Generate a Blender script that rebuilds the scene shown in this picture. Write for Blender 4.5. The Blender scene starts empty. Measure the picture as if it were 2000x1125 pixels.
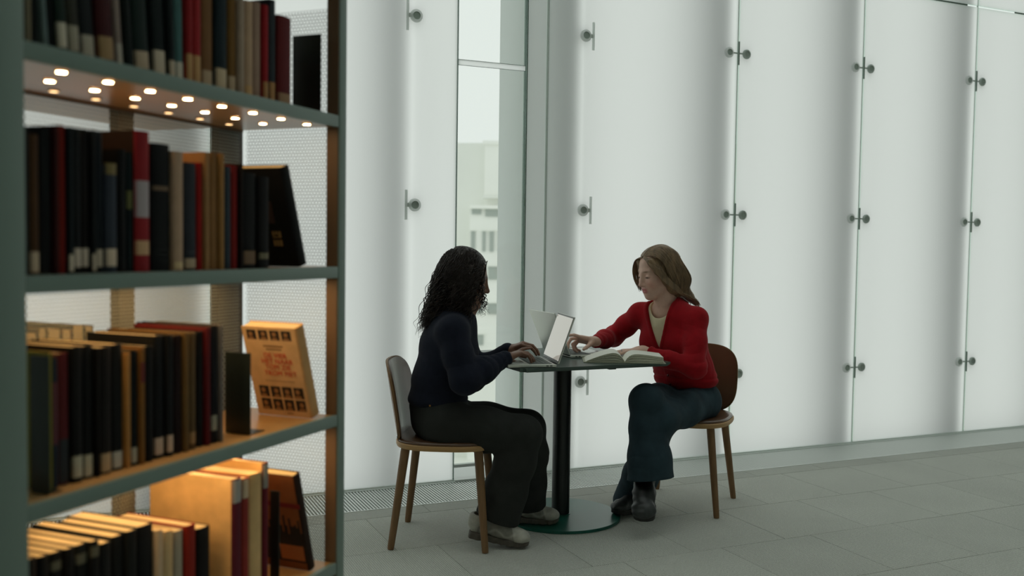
import bpy, bmesh, math, random
import numpy as np
from mathutils import Vector, Matrix

random.seed(7)
SC = bpy.context.scene
COL = SC.collection

# ------------------------------------------------------------------ camera
FPX, PITCH, ROLL, EYE = 1858.4, math.radians(2.647), math.radians(0.799), 1.25
_cp, _sp, _cr, _sr = math.cos(PITCH), math.sin(PITCH), math.cos(ROLL), math.sin(ROLL)
C_W = np.array([0, _cp, -_sp])
_up = np.array([0, _sp, _cp]); _rt = np.array([1.0, 0, 0])
C_R = _cr * _rt + _sr * _up
C_U = -_sr * _rt + _cr * _up
cam_data = bpy.data.cameras.new('camera')
cam = bpy.data.objects.new('camera', cam_data)
COL.objects.link(cam)
M = Matrix.Identity(4)
for i in range(3):
    M[i][0], M[i][1], M[i][2] = C_R[i], C_U[i], -C_W[i]
M[2][3] = EYE
cam.matrix_world = M
cam_data.sensor_width = 36.0
cam_data.lens = 36.0 * FPX / 2000.0
cam_data.clip_start = 0.05
cam_data.dof.use_dof = True
cam_data.dof.focus_distance = 4.25
cam_data.dof.aperture_fstop = 2.3
cam_data.dof.aperture_blades = 8
SC.camera = cam

def ray(px, py):
    return (px - 1000) / FPX * C_R - (py - 562.5) / FPX * C_U + C_W
def at(px, py, Y):
    d = ray(px, py); p = np.array([0, 0, EYE]) + d * (Y / d[1]); return p
def onz(px, py, z):
    d = ray(px, py); return np.array([0, 0, EYE]) + d * ((z - EYE) / d[2])

# ------------------------------------------------------------------ world, light, exposure
world = bpy.data.worlds.new('overcast_sky'); SC.world = world
world.use_nodes = True
wn = world.node_tree
bg = wn.nodes['Background']
bg.inputs[0].default_value = (0.955, 1.0, 0.97, 1)
bg.inputs[1].default_value = 0.90
# unseen area light under the ceiling, added to fill the room from above
fill_l = bpy.data.lights.new('ceiling_fill', 'AREA'); fill_l.shape = 'RECTANGLE'; fill_l.size = 13; fill_l.size_y = 3.0
fill_l.energy = 112; fill_l.color = (.94, 1.0, .96)
fill_o = bpy.data.objects.new('ceiling_fill', fill_l); COL.objects.link(fill_o)
fill_o.location = (2.9, 4.0, 8.3); fill_o.rotation_euler = (0, 0, .42395)
SC.view_settings.view_transform = 'Standard'
SC.view_settings.look = 'None'
SC.view_settings.exposure = 0.0
SC.view_settings.gamma = 1.0
SC.view_settings.use_curve_mapping = False
SC.cycles.max_bounces = 10
SC.cycles.diffuse_bounces = 6
SC.cycles.glossy_bounces = 3
SC.cycles.transmission_bounces = 8
SC.cycles.transparent_max_bounces = 12
SC.cycles.caustics_reflective = False
SC.cycles.caustics_refractive = False
SC.cycles.sample_clamp_indirect = 4.0
SC.cycles.use_denoising = True

# ------------------------------------------------------------------ helpers
def lin(c):
    return c / 12.92 if c <= 0.04045 else ((c + 0.055) / 1.055) ** 2.4
def rgb(h):
    h = h.lstrip('#')
    return tuple(lin(int(h[i:i + 2], 16) / 255) for i in (0, 2, 4)) + (1,)

_mats = {}
def mat(name, color, rough=0.5, metal=0.0, spec=0.5, vary=0.0, vscale=8.0, vstretch=(1, 1, 1), bump=0.0, bscale=60.0,
        bstretch=(1, 1, 1), coat=0.0, sheen=0.0, attr=None, emit=None, estr=0.0, bdist=0.002):
    """Principled material; vary mixes in procedural noise of value, bump adds fine relief."""
    if name in _mats:
        return _mats[name]
    m = bpy.data.materials.new(name); m.use_nodes = True
    nt = m.node_tree; b = nt.nodes['Principled BSDF']
    col = rgb(color) if isinstance(color, str) else tuple(color)
    b.inputs['Base Color'].default_value = col
    b.inputs['Roughness'].default_value = rough
    b.inputs['Metallic'].default_value = metal
    b.inputs['Specular IOR Level'].default_value = spec
    b.inputs['Coat Weight'].default_value = coat
    b.inputs['Sheen Weight'].default_value = sheen
    if emit:
        b.inputs['Emission Color'].default_value = emit; b.inputs['Emission Strength'].default_value = estr
    src = None
    if attr:
        a = nt.nodes.new('ShaderNodeAttribute'); a.attribute_name = attr; src = a.outputs['Color']
    if vary > 0 or bump > 0:
        tc = nt.nodes.new('ShaderNodeTexCoord')
    if vary > 0:
        mp = nt.nodes.new('ShaderNodeMapping'); mp.inputs['Scale'].default_value = vstretch
        nt.links.new(tc.outputs['Object'], mp.inputs[0])
        n = nt.nodes.new('ShaderNodeTexNoise'); n.inputs['Scale'].default_value = vscale; n.inputs['Detail'].default_value = 6
        nt.links.new(mp.outputs[0], n.inputs['Vector'])
        mr = nt.nodes.new('ShaderNodeMapRange'); mr.inputs['From Min'].default_value = 0.3; mr.inputs['From Max'].default_value = 0.7
        mr.inputs['To Min'].default_value = 1 - vary; mr.inputs['To Max'].default_value = 1 + vary
        nt.links.new(n.outputs['Fac'], mr.inputs['Value'])
        mx = nt.nodes.new('ShaderNodeMix'); mx.data_type = 'RGBA'; mx.blend_type = 'MULTIPLY'; mx.inputs['Factor'].default_value = 1
        if src: nt.links.new(src, mx.inputs['A'])
        else: mx.inputs['A'].default_value = col
        cmb = nt.nodes.new('ShaderNodeCombineColor')
        for k in range(3): nt.links.new(mr.outputs[0], cmb.inputs[k])
        nt.links.new(cmb.outputs[0], mx.inputs['B']); src = mx.outputs['Result']
    if src:
        nt.links.new(src, b.inputs['Base Color'])
    if bump > 0:
        mp = nt.nodes.new('ShaderNodeMapping'); mp.inputs['Scale'].default_value = bstretch
        nt.links.new(tc.outputs['Object'], mp.inputs[0])
        n = nt.nodes.new('ShaderNodeTexNoise'); n.inputs['Scale'].default_value = bscale; n.inputs['Detail'].default_value = 4
        nt.links.new(mp.outputs[0], n.inputs['Vector'])
        bp = nt.nodes.new('ShaderNodeBump'); bp.inputs['Strength'].default_value = bump; bp.inputs['Distance'].default_value = bdist
        nt.links.new(n.outputs['Fac'], bp.inputs['Height']); nt.links.new(bp.outputs[0], b.inputs['Normal'])
    _mats[name] = m
    return m

def mesh_obj(name, verts, faces, material, parent=None, smooth=False, mats=None, fmats=None, loc=None):
    me = bpy.data.meshes.new(name)
    me.from_pydata([tuple(map(float, v)) for v in verts], [], [tuple(f) for f in faces])
    for mm in (mats or [material]): me.materials.append(mm)
    if fmats is not None: me.polygons.foreach_set('material_index', fmats)
    if smooth: me.polygons.foreach_set('use_smooth', [True] * len(me.polygons))
    me.update()
    o = bpy.data.objects.new(name, me); COL.objects.link(o)
    if parent: o.parent = parent
    if loc is not None: o.location = loc
    return o

def bm_obj(name, bm, material, parent=None, smooth=False, angle=None):
    me = bpy.data.meshes.new(name); bm.normal_update(); bm.to_mesh(me); bm.free()
    me.materials.append(material)
    if smooth:
        me.polygons.foreach_set('use_smooth', [True] * len(me.polygons))
        if angle is not None: me.set_sharp_from_angle(angle=math.radians(angle))
    o = bpy.data.objects.new(name, me); COL.objects.link(o)
    if parent: o.parent = parent
    return o

def empty(name, loc=(0, 0, 0), rz=0.0):
    o = bpy.data.objects.new(name, None); COL.objects.link(o)
    o.location = loc; o.rotation_euler = (0, 0, rz); o.empty_display_size = 0.1
    return o

def tag(o, label=None, cat=None, group=None, kind=None):
    if label: o['label'] = label
    if cat: o['category'] = cat
    if group: o['group'] = group
    if kind: o['kind'] = kind
    return o

def copy_tree(o, parent=None):
    c = o.copy(); COL.objects.link(c)
    if parent: c.parent = parent
    for ch in list(o.children): copy_tree(ch, c)
    return c

def add_box(bm, x0, y0, z0, x1, y1, z1, bev=0.0):
    vs = [bm.verts.new(p) for p in ((x0, y0, z0), (x1, y0, z0), (x1, y1, z0), (x0, y1, z0), (x0, y0, z1), (x1, y0, z1), (x1, y1, z1), (x0, y1, z1))]
    fs = [bm.faces.new([vs[i] for i in f]) for f in ((3, 2, 1, 0), (4, 5, 6, 7), (0, 1, 5, 4), (1, 2, 6, 5), (2, 3, 7, 6), (3, 0, 4, 7))]
    if bev > 0:
        es = list({e for f in fs for e in f.edges})
        bmesh.ops.bevel(bm, geom=es, offset=bev, segments=2, affect='EDGES', profile=0.6)
    return vs
def box(name, x0, y0, z0, x1, y1, z1, material, parent=None, bev=0.0):
    bm = bmesh.new(); add_box(bm, x0, y0, z0, x1, y1, z1, bev)
    return bm_obj(name, bm, material, parent, smooth=bev > 0, angle=40)

def frame_of(d):
    d = np.asarray(d, float); d = d / np.linalg.norm(d)
    a = np.array([0, 0, 1.0]) if abs(d[2]) < 0.9 else np.array([1.0, 0, 0])
    x = np.cross(a, d); x /= np.linalg.norm(x)
    return x, np.cross(d, x), d
def tube_geo(pts, radii, n=10, cap=True):
    """verts, faces of a tube that follows pts."""
    pts = np.asarray(pts, float); V = []; F = []
    k = len(pts)
    radii = np.full(k, radii) if np.isscalar(radii) else np.asarray(radii)
    t = np.gradient(pts, axis=0)
    x, y, _ = frame_of(t[0])
    for i in range(k):
        d = t[i] / (np.linalg.norm(t[i]) + 1e-12)
        x = x - d * (x @ d); x /= (np.linalg.norm(x) + 1e-12); y = np.cross(d, x)
        for j in range(n):
            a = 2 * math.pi * j / n
            V.append(pts[i] + radii[i] * (math.cos(a) * x + math.sin(a) * y))
    for i in range(k - 1):
        for j in range(n):
            F.append((i * n + j, i * n + (j + 1) % n, (i + 1) * n + (j + 1) % n, (i + 1) * n + j))
    if cap:
        F.append(tuple(range(n - 1, -1, -1))); F.append(tuple((k - 1) * n + j for j in range(n)))
    return V, F
def tube(name, pts, radii, material, parent=None, n=12):
    V, F = tube_geo(pts, radii, n)
    o = mesh_obj(name, V, F, material, parent, smooth=True)
    o.data.set_sharp_from_angle(angle=math.radians(50))
    return o
def lathe(name, prof, material, parent=None, n=32, loc=None):
    """prof: (r, z) from bottom to top."""
    V = []; F = []
    for r, z in prof:
        for j in range(n):
            a = 2 * math.pi * j / n; V.append((r * math.cos(a), r * math.sin(a), z))
    for i in range(len(prof) - 1):
        for j in range(n):
            F.append((i * n + j, i * n + (j + 1) % n, (i + 1) * n + (j + 1) % n, (i + 1) * n + j))
    F.append(tuple(range(n - 1, -1, -1))); F.append(tuple((len(prof) - 1) * n + j for j in range(n)))
    o = mesh_obj(name, V, F, material, parent, smooth=True, loc=loc)
    o.data.set_sharp_from_angle(angle=math.radians(35))
    return o

# ------------------------------------------------------------------ the glass wall's frame: t along it, p out through it
WA = 0.42395
WU = np.array([math.cos(WA), math.sin(WA)]); WM = np.array([-math.sin(WA), math.cos(WA)])
W0 = np.array([1.3129, 5.6690])
def wxy(t, p=0.0): return W0 + t * WU + p * WM

# ------------------------------------------------------------------ materials of the setting
def frosted_material(name='frosted_glass', mixd=0.02):
    m = bpy.data.materials.new(name); m.use_nodes = True; nt = m.node_tree; nt.nodes.clear()
    out = nt.nodes.new('ShaderNodeOutputMaterial')
    tr = nt.nodes.new('ShaderNodeBsdfTranslucent'); tr.inputs[0].default_value = (0.975, 0.995, 0.985, 1)
    df = nt.nodes.new('ShaderNodeBsdfDiffuse'); df.inputs[0].default_value = (0.88, 0.92, 0.90, 1)
    gl = nt.nodes.new('ShaderNodeBsdfGlossy'); gl.inputs['Roughness'].default_value = 0.45
    a = nt.nodes.new('ShaderNodeMixShader'); a.inputs[0].default_value = mixd
    b = nt.nodes.new('ShaderNodeMixShader'); b.inputs[0].default_value = 0.03
    nt.links.new(tr.outputs[0], a.inputs[1]); nt.links.new(df.outputs[0], a.inputs[2])
    nt.links.new(a.outputs[0], b.inputs[1]); nt.links.new(gl.outputs[0], b.inputs[2]); nt.links.new(b.outputs[0], out.inputs[0])
    return m
def clear_material(name, col, gloss=0.04):
    m = bpy.data.materials.new(name); m.use_nodes = True; nt = m.node_tree; nt.nodes.clear()
    out = nt.nodes.new('ShaderNodeOutputMaterial')
    tp = nt.nodes.new('ShaderNodeBsdfTransparent'); tp.inputs[0].default_value = col
    gl = nt.nodes.new('ShaderNodeBsdfGlossy'); gl.inputs['Roughness'].default_value = 0.05
    a = nt.nodes.new('ShaderNodeMixShader'); a.inputs[0].default_value = gloss
    nt.links.new(tp.outputs[0], a.inputs[1]); nt.links.new(gl.outputs[0], a.inputs[2]); nt.links.new(a.outputs[0], out.inputs[0])
    return m
M_FROST = frosted_material()
M_FROST2 = frosted_material('frosted_return_glass', 0.88)
M_CLEAR = clear_material('clear_glass', (0.97, 0.99, 0.975, 1))
M_OUTER = clear_material('panel_outer_face', (1, 1, 1, 1), 0.0)
M_EDGE = clear_material('green_glass_edge', (0.62, 0.80, 0.70, 1), 0.10)
M_FIN = mat('grey_glass_fin', '#566259', rough=0.5, spec=0.3)
M_STEEL = mat('brushed_steel', '#6f7a74', rough=0.38, metal=0.7)
M_STEEL_D = mat('dark_steel', '#3f4a45', rough=0.45, metal=0.5)
M_SEAL = mat('white_joint_seal', '#e4eae6', rough=0.6)
M_SEAL_D = mat('dark_green_glass_edge', '#3f6656', rough=0.25)
M_WALL = mat('painted_plaster', '#c4c8c4', rough=0.9, vary=0.04, vscale=3, bump=0.1)
M_CEIL = mat('ceiling_paint', '#d8dcd8', rough=0.9, vary=0.03)

def carpet_material():
    m = bpy.data.materials.new('grey_woven_carpet'); m.use_nodes = True; nt = m.node_tree; b = nt.nodes['Principled BSDF']
    b.inputs['Roughness'].default_value = 0.9; b.inputs['Specular IOR Level'].default_value = 0.25
    b.inputs['Sheen Weight'].default_value = 0.15
    tc = nt.nodes.new('ShaderNodeTexCoord'); oi = nt.nodes.new('ShaderNodeObjectInfo')
    w1 = nt.nodes.new('ShaderNodeTexWave'); w1.bands_direction = 'X'; w1.inputs['Scale'].default_value = 48; w1.inputs['Distortion'].default_value = 1.2
    w1.inputs['Detail'].default_value = 1.5; w1.inputs['Detail Scale'].default_value = 3
    w2 = nt.nodes.new('ShaderNodeTexWave'); w2.bands_direction = 'Y'; w2.inputs['Scale'].default_value = 36; w2.inputs['Distortion'].default_value = 2.0
    w2.inputs['Detail'].default_value = 1.5; w2.inputs['Detail Scale'].default_value = 3
    ns = nt.nodes.new('ShaderNodeTexNoise'); ns.inputs['Scale'].default_value = 240; ns.inputs['Detail'].default_value = 2
    nb = nt.nodes.new('ShaderNodeTexNoise'); nb.inputs['Scale'].default_value = 2.4; nb.inputs['Detail'].default_value = 4
    for n in (w1, w2, ns): nt.links.new(tc.outputs['Object'], n.inputs['Vector'])
    geo = nt.nodes.new('ShaderNodeNewGeometry'); nt.links.new(geo.outputs['Position'], nb.inputs['Vector'])
    mu = nt.nodes.new('ShaderNodeMath'); mu.operation = 'MULTIPLY'
    nt.links.new(w1.outputs['Fac'], mu.inputs[0]); nt.links.new(w2.outputs['Fac'], mu.inputs[1])
    ad = nt.nodes.new('ShaderNodeMath'); ad.operation = 'MULTIPLY_ADD'; ad.inputs[1].default_value = 0.5
    nt.links.new(ns.outputs['Fac'], ad.inputs[0]); nt.links.new(mu.outputs[0], ad.inputs[2])
    cr = nt.nodes.new('ShaderNodeValToRGB')
    cr.color_ramp.elements[0].position = 0.15; cr.color_ramp.elements[0].color = rgb('#959891')
    cr.color_ramp.elements[1].position = 0.95; cr.color_ramp.elements[1].color = rgb('#dfe1d8')
    nt.links.new(ad.outputs[0], cr.inputs[0])
    # wear and per-tile tone
    mr = nt.nodes.new('ShaderNodeMapRange'); mr.inputs['To Min'].default_value = 0.86; mr.inputs['To Max'].default_value = 1.12
    nt.links.new(nb.outputs['Fac'], mr.inputs['Value'])
    mr2 = nt.nodes.new('ShaderNodeMapRange'); mr2.inputs['To Min'].default_value = 0.965; mr2.inputs['To Max'].default_value = 1.035
    nt.links.new(oi.outputs['Random'], mr2.inputs['Value'])
    mm = nt.nodes.new('ShaderNodeMath'); mm.operation = 'MULTIPLY'
    nt.links.new(mr.outputs[0], mm.inputs[0]); nt.links.new(mr2.outputs[0], mm.inputs[1])
    mx = nt.nodes.new('ShaderNodeVectorMath'); mx.operation = 'SCALE'
    nt.links.new(cr.outputs[0], mx.inputs[0]); nt.links.new(mm.outputs[0], mx.inputs['Scale'])
    nt.links.new(mx.outputs[0], b.inputs['Base Color'])
    bp = nt.nodes.new('ShaderNodeBump'); bp.inputs['Strength'].default_value = 0.6; bp.inputs['Distance'].default_value = 0.003
    nt.links.new(ad.outputs[0], bp.inputs['Height']); nt.links.new(bp.outputs[0], b.inputs['Normal'])
    return m
M_CARPET = carpet_material()

# ------------------------------------------------------------------ room shell
T_L, T_R, ROOM_D, CEIL = -6.0, 12.0, 9.0, 8.4
def wall_quad_box(name, t0, p0, t1, p1, z0, z1, material, parent=None):
    P = [wxy(t0, p0), wxy(t1, p0), wxy(t1, p1), wxy(t0, p1)]
    V = [(*p, z0) for p in P] + [(*p, z1) for p in P]
    return mesh_obj(name, V, ((3, 2, 1, 0), (4, 5, 6, 7), (0, 1, 5, 4), (1, 2, 6, 5), (2, 3, 7, 6), (3, 0, 4, 7)), material, parent)
floor = tag(wall_quad_box('floor', T_L, -ROOM_D, T_R, 0.10, -0.20, -0.022, mat('floor_screed', '#4b4d4a', rough=0.95)),
            'grey woven carpet tile floor running up to the glass wall', kind='structure')
tag(wall_quad_box('ceiling', T_L, -ROOM_D, T_R, 0.02, CEIL, CEIL + 0.2, M_CEIL), 'plain ceiling above the reading room', kind='structure')
tag(wall_quad_box('wall_left', T_L - 0.2, -ROOM_D, T_L, 0.02, -0.02, CEIL, M_WALL), 'plain grey side wall beyond the bookshelf', kind='structure')
tag(wall_quad_box('wall_right', T_R, -ROOM_D, T_R + 0.2, 0.02, -0.02, CEIL, M_WALL), 'plain grey side wall at the far end', kind='structure')
tag(wall_quad_box('wall_front', T_L, -ROOM_D - 0.2, T_R, -ROOM_D, -0.02, CEIL, M_WALL), 'plain grey wall facing the glass wall', kind='structure')

# carpet tiles, brick-laid; only the part of the floor that shows gets single tiles
TS, GRATE = 0.472, 0.365
bm = bmesh.new(); add_box(bm, -TS / 2 + .0006, -TS / 2 + .0006, -0.021, TS / 2 - .0006, TS / 2 - .0006, 0.0)
top = [e for e in bm.edges if all(v.co.z > -0.001 for v in e.verts)]
bmesh.ops.bevel(bm, geom=top, offset=0.0016, segments=1, affect='EDGES')
tile_me = bpy.data.meshes.new('carpet_tile'); bm.to_mesh(tile_me); bm.free(); tile_me.materials.append(M_CARPET)
row_off = [0.46, 0.163, 0.30, 0.05, 0.41, 0.22, 0.10, 0.35, 0.0, 0.27]
edge_rows = []
def in_view(x, y):
    if y < 1.6: return False
    px = 1000 + FPX * x / y
    return -450 < px < 2500 and (y > 2.6)
cells = []
for r in range(12):
    pc = -0.49 - TS * (r + 0.5)
    for k in range(-12, 22):
        t = row_off[r % 10] + TS * (k + 0.5); q = wxy(t, pc)
        cells.append((in_view(*q), q, r, k))
shown = sorted([c for c in cells if c[0]], key=lambda c: c[1][1])[:290]
ids = {(c[2], c[3]) for c in shown}
for _, q, r, k in shown:
    o = bpy.data.objects.new('carpet_tile', tile_me); COL.objects.link(o); o.parent = floor
    o.location = (q[0], q[1], random.uniform(-.0006, 0)); o.rotation_euler = (0, 0, WA + (math.pi / 2 if (r * 3 + k) % 2 else 0))
# the cut row along the grating
for k in range(-12, 22):
    q = wxy(0.30 + TS * (k + 0.5), -(GRATE + 0.49) / 2)
    if in_view(*q):
        o = bpy.data.objects.new('cut_carpet_tile', tile_me); COL.objects.link(o); o.parent = floor
        o.location = (q[0], q[1], 0); o.rotation_euler = (0, 0, WA); o.scale = (1, (0.49 - GRATE) / TS, 1)
# the rest of the carpet, out of the picture or too far off to tell tiles apart
bm = bmesh.new()
for v, q, r, k in cells:
    if (r, k) not in ids:
        vs = [bm.verts.new((q[0] + a * WU[0] + b * WM[0], q[1] + a * WU[1] + b * WM[1], 0)) for a, b in ((-.235, -.235), (.235, -.235), (.235, .235), (-.235, .235))]
        bm.faces.new(vs)
def flat_carpet(t0, p0, t1, p1):
    vs = [bm.verts.new((*wxy(t, p), 0)) for t, p in ((t0, p0), (t1, p0), (t1, p1), (t0, p1))]; bm.faces.new(vs)
flat_carpet(T_L, -ROOM_D, T_R, -0.49 - TS * 12)
flat_carpet(-12 * TS + TS + 10 * TS, -0.49 - TS * 12, T_R, -0.49 - TS * 12 + 0.001)
tag(bm_obj('carpet', bm, M_CARPET, floor), kind='stuff')

# floor grating along the glass
M_SLAT = mat('grating_bar', '#e4e9e5', rough=0.4, metal=0.25)
grate = tag(empty('trim_1'), 'pale metal floor grating along the foot of the glass wall', kind='structure')
wall_quad_box('channel', T_L, -GRATE, T_R, -0.004, -0.0215, -0.018, mat('grating_pit', '#1d2421', rough=0.9), grate)
wall_quad_box('rail', T_L, -GRATE, T_R, -GRATE + 0.008, -0.0175, 0.002, M_SLAT, grate)
wall_quad_box('rail', T_L, -0.026, T_R, -0.004, -0.0175, 0.004, mat('pale_sill', '#cfd6d1', rough=0.5), grate)
V = []; F = []
t = -4.2; pitch = 0.0155
while t < 6.5:
    b = len(V)
    for (tt, pp) in ((t, -GRATE + .008), (t + .0075, -GRATE + .008), (t + .0075, -.026), (t, -.026)):
        V.append((*wxy(tt, pp), -0.0175))
    for (tt, pp) in ((t, -GRATE + .008), (t + .0075, -GRATE + .008), (t + .0075, -.026), (t, -.026)):
        V.append((*wxy(tt, pp), 0.0015))
    F += [tuple(b + i for i in f) for f in ((4, 5, 6, 7), (0, 1, 5, 4), (1, 2, 6, 5), (2, 3, 7, 6), (3, 0, 4, 7))]
    t += pitch
tag(mesh_obj('grating_bars', V, F, M_SLAT, grate), kind='stuff')

# ------------------------------------------------------------------ glass wall
wall = tag(empty('wall_back'), 'tall frosted glass wall of upright panels with steel point fixings', kind='structure')
ZS = 2.885
def panel(t0, t1, z0, z1, name='glass_panel', p0=-0.006, p1=0.006, parent=None):
    g = 0.0055
    P = [wxy(t0 + g, p0), wxy(t1 - g, p0), wxy(t1 - g, p1), wxy(t0 + g, p1)]
    V = [(*p, z0) for p in P] + [(*p, z1) for p in P]
    F = ((3, 2, 1, 0), (4, 5, 6, 7), (0, 1, 5, 4), (1, 2, 6, 5), (2, 3, 7, 6), (3, 0, 4, 7))
    return mesh_obj(name, V, F, None, parent or wall, mats=[M_FROST, M_OUTER, M_EDGE], fmats=[2, 2, 0, 2, 1, 2])
seams = [-4.97, -3.97, -2.985, -1.765, None, -1.38, -1.252, -0.003, 0.966, 1.963, 2.95, 3.94, 4.93, 5.92, 6.91, 7.90, 8.89, 9.88, 10.87, 12.0]
seams = [T_L] + seams
for a, b in zip(seams[:-1], seams[1:]):
    if a is None or b is None: continue
    panel(a, b, 0.012, ZS - .005); panel(a, b, ZS + .005, CEIL)
# glass edges and seals in the joints that read as fine lines
for t in (-2.985, 0.966, 1.963, 2.95, -0.003, 3.94):
    wall_quad_box('joint_seal', t - .003, -.004, t + .003, .004, .012, CEIL, M_SEAL, wall)
wall_quad_box('joint_seal', -1.2545, -.0095, -1.2495, .004, .012, CEIL, M_SEAL, wall)
wall_quad_box('joint_seal', -1.383, -.009, -1.379, .012, .012, CEIL, M_SEAL_D, wall)
wall_quad_box('joint_seal', -1.372, -.0075, -1.3695, .004, .012, CEIL, M_SEAL_D, wall)
wall_quad_box('joint_seal', -1.7665, -.008, -1.7635, .008, .012, CEIL, M_SEAL_D, wall)
# fins standing out behind the panels, leaning away, shade the panels' left halves
def fin(tk, ang=56, L=0.33, p=0.038, name='shading_fin', th=0.006):
    a = math.radians(ang); d = np.array([-math.cos(a), math.sin(a)]); nn = np.array([d[1], -d[0]]) * th
    Q = [np.array([tk, p]), np.array([tk, p]) + nn, np.array([tk, p]) + nn + L * d, np.array([tk, p]) + L * d]
    P = [wxy(*q) for q in Q]
    V = [(*q, -0.3) for q in P] + [(*q, CEIL + .2) for q in P]
    return mesh_obj(name, V, ((3, 2, 1, 0), (4, 5, 6, 7), (0, 1, 5, 4), (1, 2, 6, 5), (2, 3, 7, 6), (3, 0, 4, 7)), M_FIN, wall)
fixes = [-4.99, -3.99, -2.99, -2.01, -1.035, -0.03, 0.955, 1.945, 2.93, 3.93, 4.92, 5.91, 6.90, 7.89, 8.88, 9.87, 10.86]
for tk in fixes: fin(tk - .032, **{-2.01: dict(L=.21), -1.035: dict(L=.25, ang=60), -2.99: dict(L=.46, ang=45)}.get(tk, {}))
# point fixings: bosses, added halo discs behind the glass and a thin clamp plate in the joint
def disc_geo(c, r, p0, p1, n=16):
    V = []; F = []
    for p, rr in ((p0, r), (p1, r)):
        for j in range(n):
            a = 2 * math.pi * j / n
            V.append((*wxy(c[0] + rr * math.cos(a), p), c[1] + rr * math.sin(a)))
    for j in range(n): F.append((j, (j + 1) % n, n + (j + 1) % n, n + j))
    F.append(tuple(range(n))[::-1]); F.append(tuple(range(n, 2 * n)))
    return V, F
M_BOSS = frosted_material('frosted_boss_ring', .45)
M_BOSS_D = mat('grey_steel_boss', '#b9c4be', rough=0.6)
M_BOLT = mat('bolt_recess', '#a9b5ad', rough=0.6)
M_PLATE = mat('pale_clamp_plate', '#d5dcd7', rough=.5); M_PLATE_D = mat('grey_clamp_plate', '#8fa097', rough=.5)
def boss(t, z, m, parent, r=.031):
    V = []; F = []; n = 20; prof = ((r, -.007), (r, -.014), (r * .86, -.019), (r * .60, -.020), (r * .52, -.017), (r * .05, -.017))
    for rr, pp in prof:
        for j in range(n):
            a = 2 * math.pi * j / n; V.append((*wxy(t + rr * math.cos(a), pp), z + rr * math.sin(a)))
    for i in range(len(prof) - 1):
        for j in range(n): F.append((i * n + j, i * n + (j + 1) % n, (i + 1) * n + (j + 1) % n, (i + 1) * n + j))
    F.append(tuple((len(prof) - 1) * n + j for j in range(n)))
    o = mesh_obj('boss', V, F, None, parent, smooth=True, mats=[m, M_BOLT], fmats=[0] * (3 * n) + [1] * (2 * n + 1)); o.data.set_sharp_from_angle(angle=.6)
    V, F = disc_geo((t, z), r * .8, .010, .034)
    mesh_obj('halo_disc', V, F, M_STEEL_D, o, smooth=True)  # unseen disc behind the glass, added for the boss's soft dark halo
def fixing(t, z, crisp):
    f = empty('point_fixing'); f.parent = wall
    if crisp:
        boss(t - .068, z, M_BOSS, f); boss(t + .058, z, M_BOSS_D, f, .028)
        wall_quad_box('clamp_plate', t - .0045, -.016, t + .0045, -.0072, z - .068, z + .068, M_PLATE_D, f)
        wall_quad_box('bridge', t - .05, -.014, t + .05, -.0072, z - .004, z + .004, M_BOSS_D, f)
    else:
        s = 1 if t > -1.5 else -1
        boss(t, z, M_BOSS, f, .033)
        a, b = sorted((t + s * .040, t + s * .052))
        wall_quad_box('clamp_plate', a, -.016, b, -.0072, z - .075, z + .075, M_BOSS, f)
        a, b = sorted((t, t + s * .045))
        wall_quad_box('bridge', a, -.014, b, -.0072, z - .010, z + .010, M_PLATE, f)
for t, crisp in ((-2.985, True), (-1.993, False), (-1.024, False), (-.003, True), (.966, True), (1.963, True), (2.95, True), (3.94, True)):
    for z in (0.493, 1.441, 2.389): fixing(t, z, crisp)
wall_quad_box('base_channel', T_L, -.009, -1.765, .02, -.018, .012, M_SEAL, wall)
wall_quad_box('base_channel', -1.38, -.009, T_R, .02, -.018, .012, M_SEAL, wall)

# window: the clear bay between the frosted panels
win = tag(empty('window_1'), 'narrow clear glass bay with one crossbar between frosted panels', kind='structure')
def pane(z0, z1):
    P = [wxy(-1.762, -.004), wxy(-1.384, -.004), wxy(-1.384, .004), wxy(-1.762, .004)]
    V = [(*p, z0) for p in P] + [(*p, z1) for p in P]
    mesh_obj('pane', V, ((3, 2, 1, 0), (4, 5, 6, 7), (0, 1, 5, 4), (1, 2, 6, 5), (2, 3, 7, 6), (3, 0, 4, 7)), M_CLEAR, win)
pane(.09, 2.165); pane(2.196, CEIL)
P = [wxy(-1.764, -.006), wxy(-1.382, -.006), wxy(-1.382, .001), wxy(-1.764, .001)]
mesh_obj('crossbar', [(*q, z) for z in (2.167, 2.194) for q in P], ((3, 2, 1, 0), (4, 5, 6, 7), (0, 1, 5, 4), (1, 2, 6, 5), (2, 3, 7, 6), (3, 0, 4, 7)), None, win, mats=[M_FROST, M_OUTER], fmats=[1, 1, 0, 1, 1, 1])
wall_quad_box('crossbar_edge', -1.764, -.0065, -1.382, .001, 2.194, 2.1958, M_SEAL_D, win)
wall_quad_box('crossbar_edge', -1.764, -.0065, -1.382, -.0045, 2.1652, 2.167, M_SEAL_D, win)
wall_quad_box('bottom_bar', -1.764, -.012, -1.382, .012, .075, .09, mat('pale_sill', '#cfd6d1', rough=.5), win)
wall_quad_box('sill', -1.764, -.025, -1.382, .33, -.018, .012, mat('pale_sill', '#cfd6d1', rough=.5), win)
# frosted fin standing out at the window's right jamb
P = [wxy(-1.384, .012), wxy(-1.374, .012), wxy(-1.374, .335), wxy(-1.384, .335)]
V = [(*p, -.018) for p in P] + [(*p, CEIL) for p in P]
mesh_obj('frosted_return', V, ((3, 2, 1, 0), (4, 5, 6, 7), (0, 1, 5, 4), (1, 2, 6, 5), (2, 3, 7, 6), (3, 0, 4, 7)), None, win, mats=[M_FROST2, M_CLEAR, M_EDGE], fmats=[2, 2, 2, 1, 2, 0])

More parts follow.
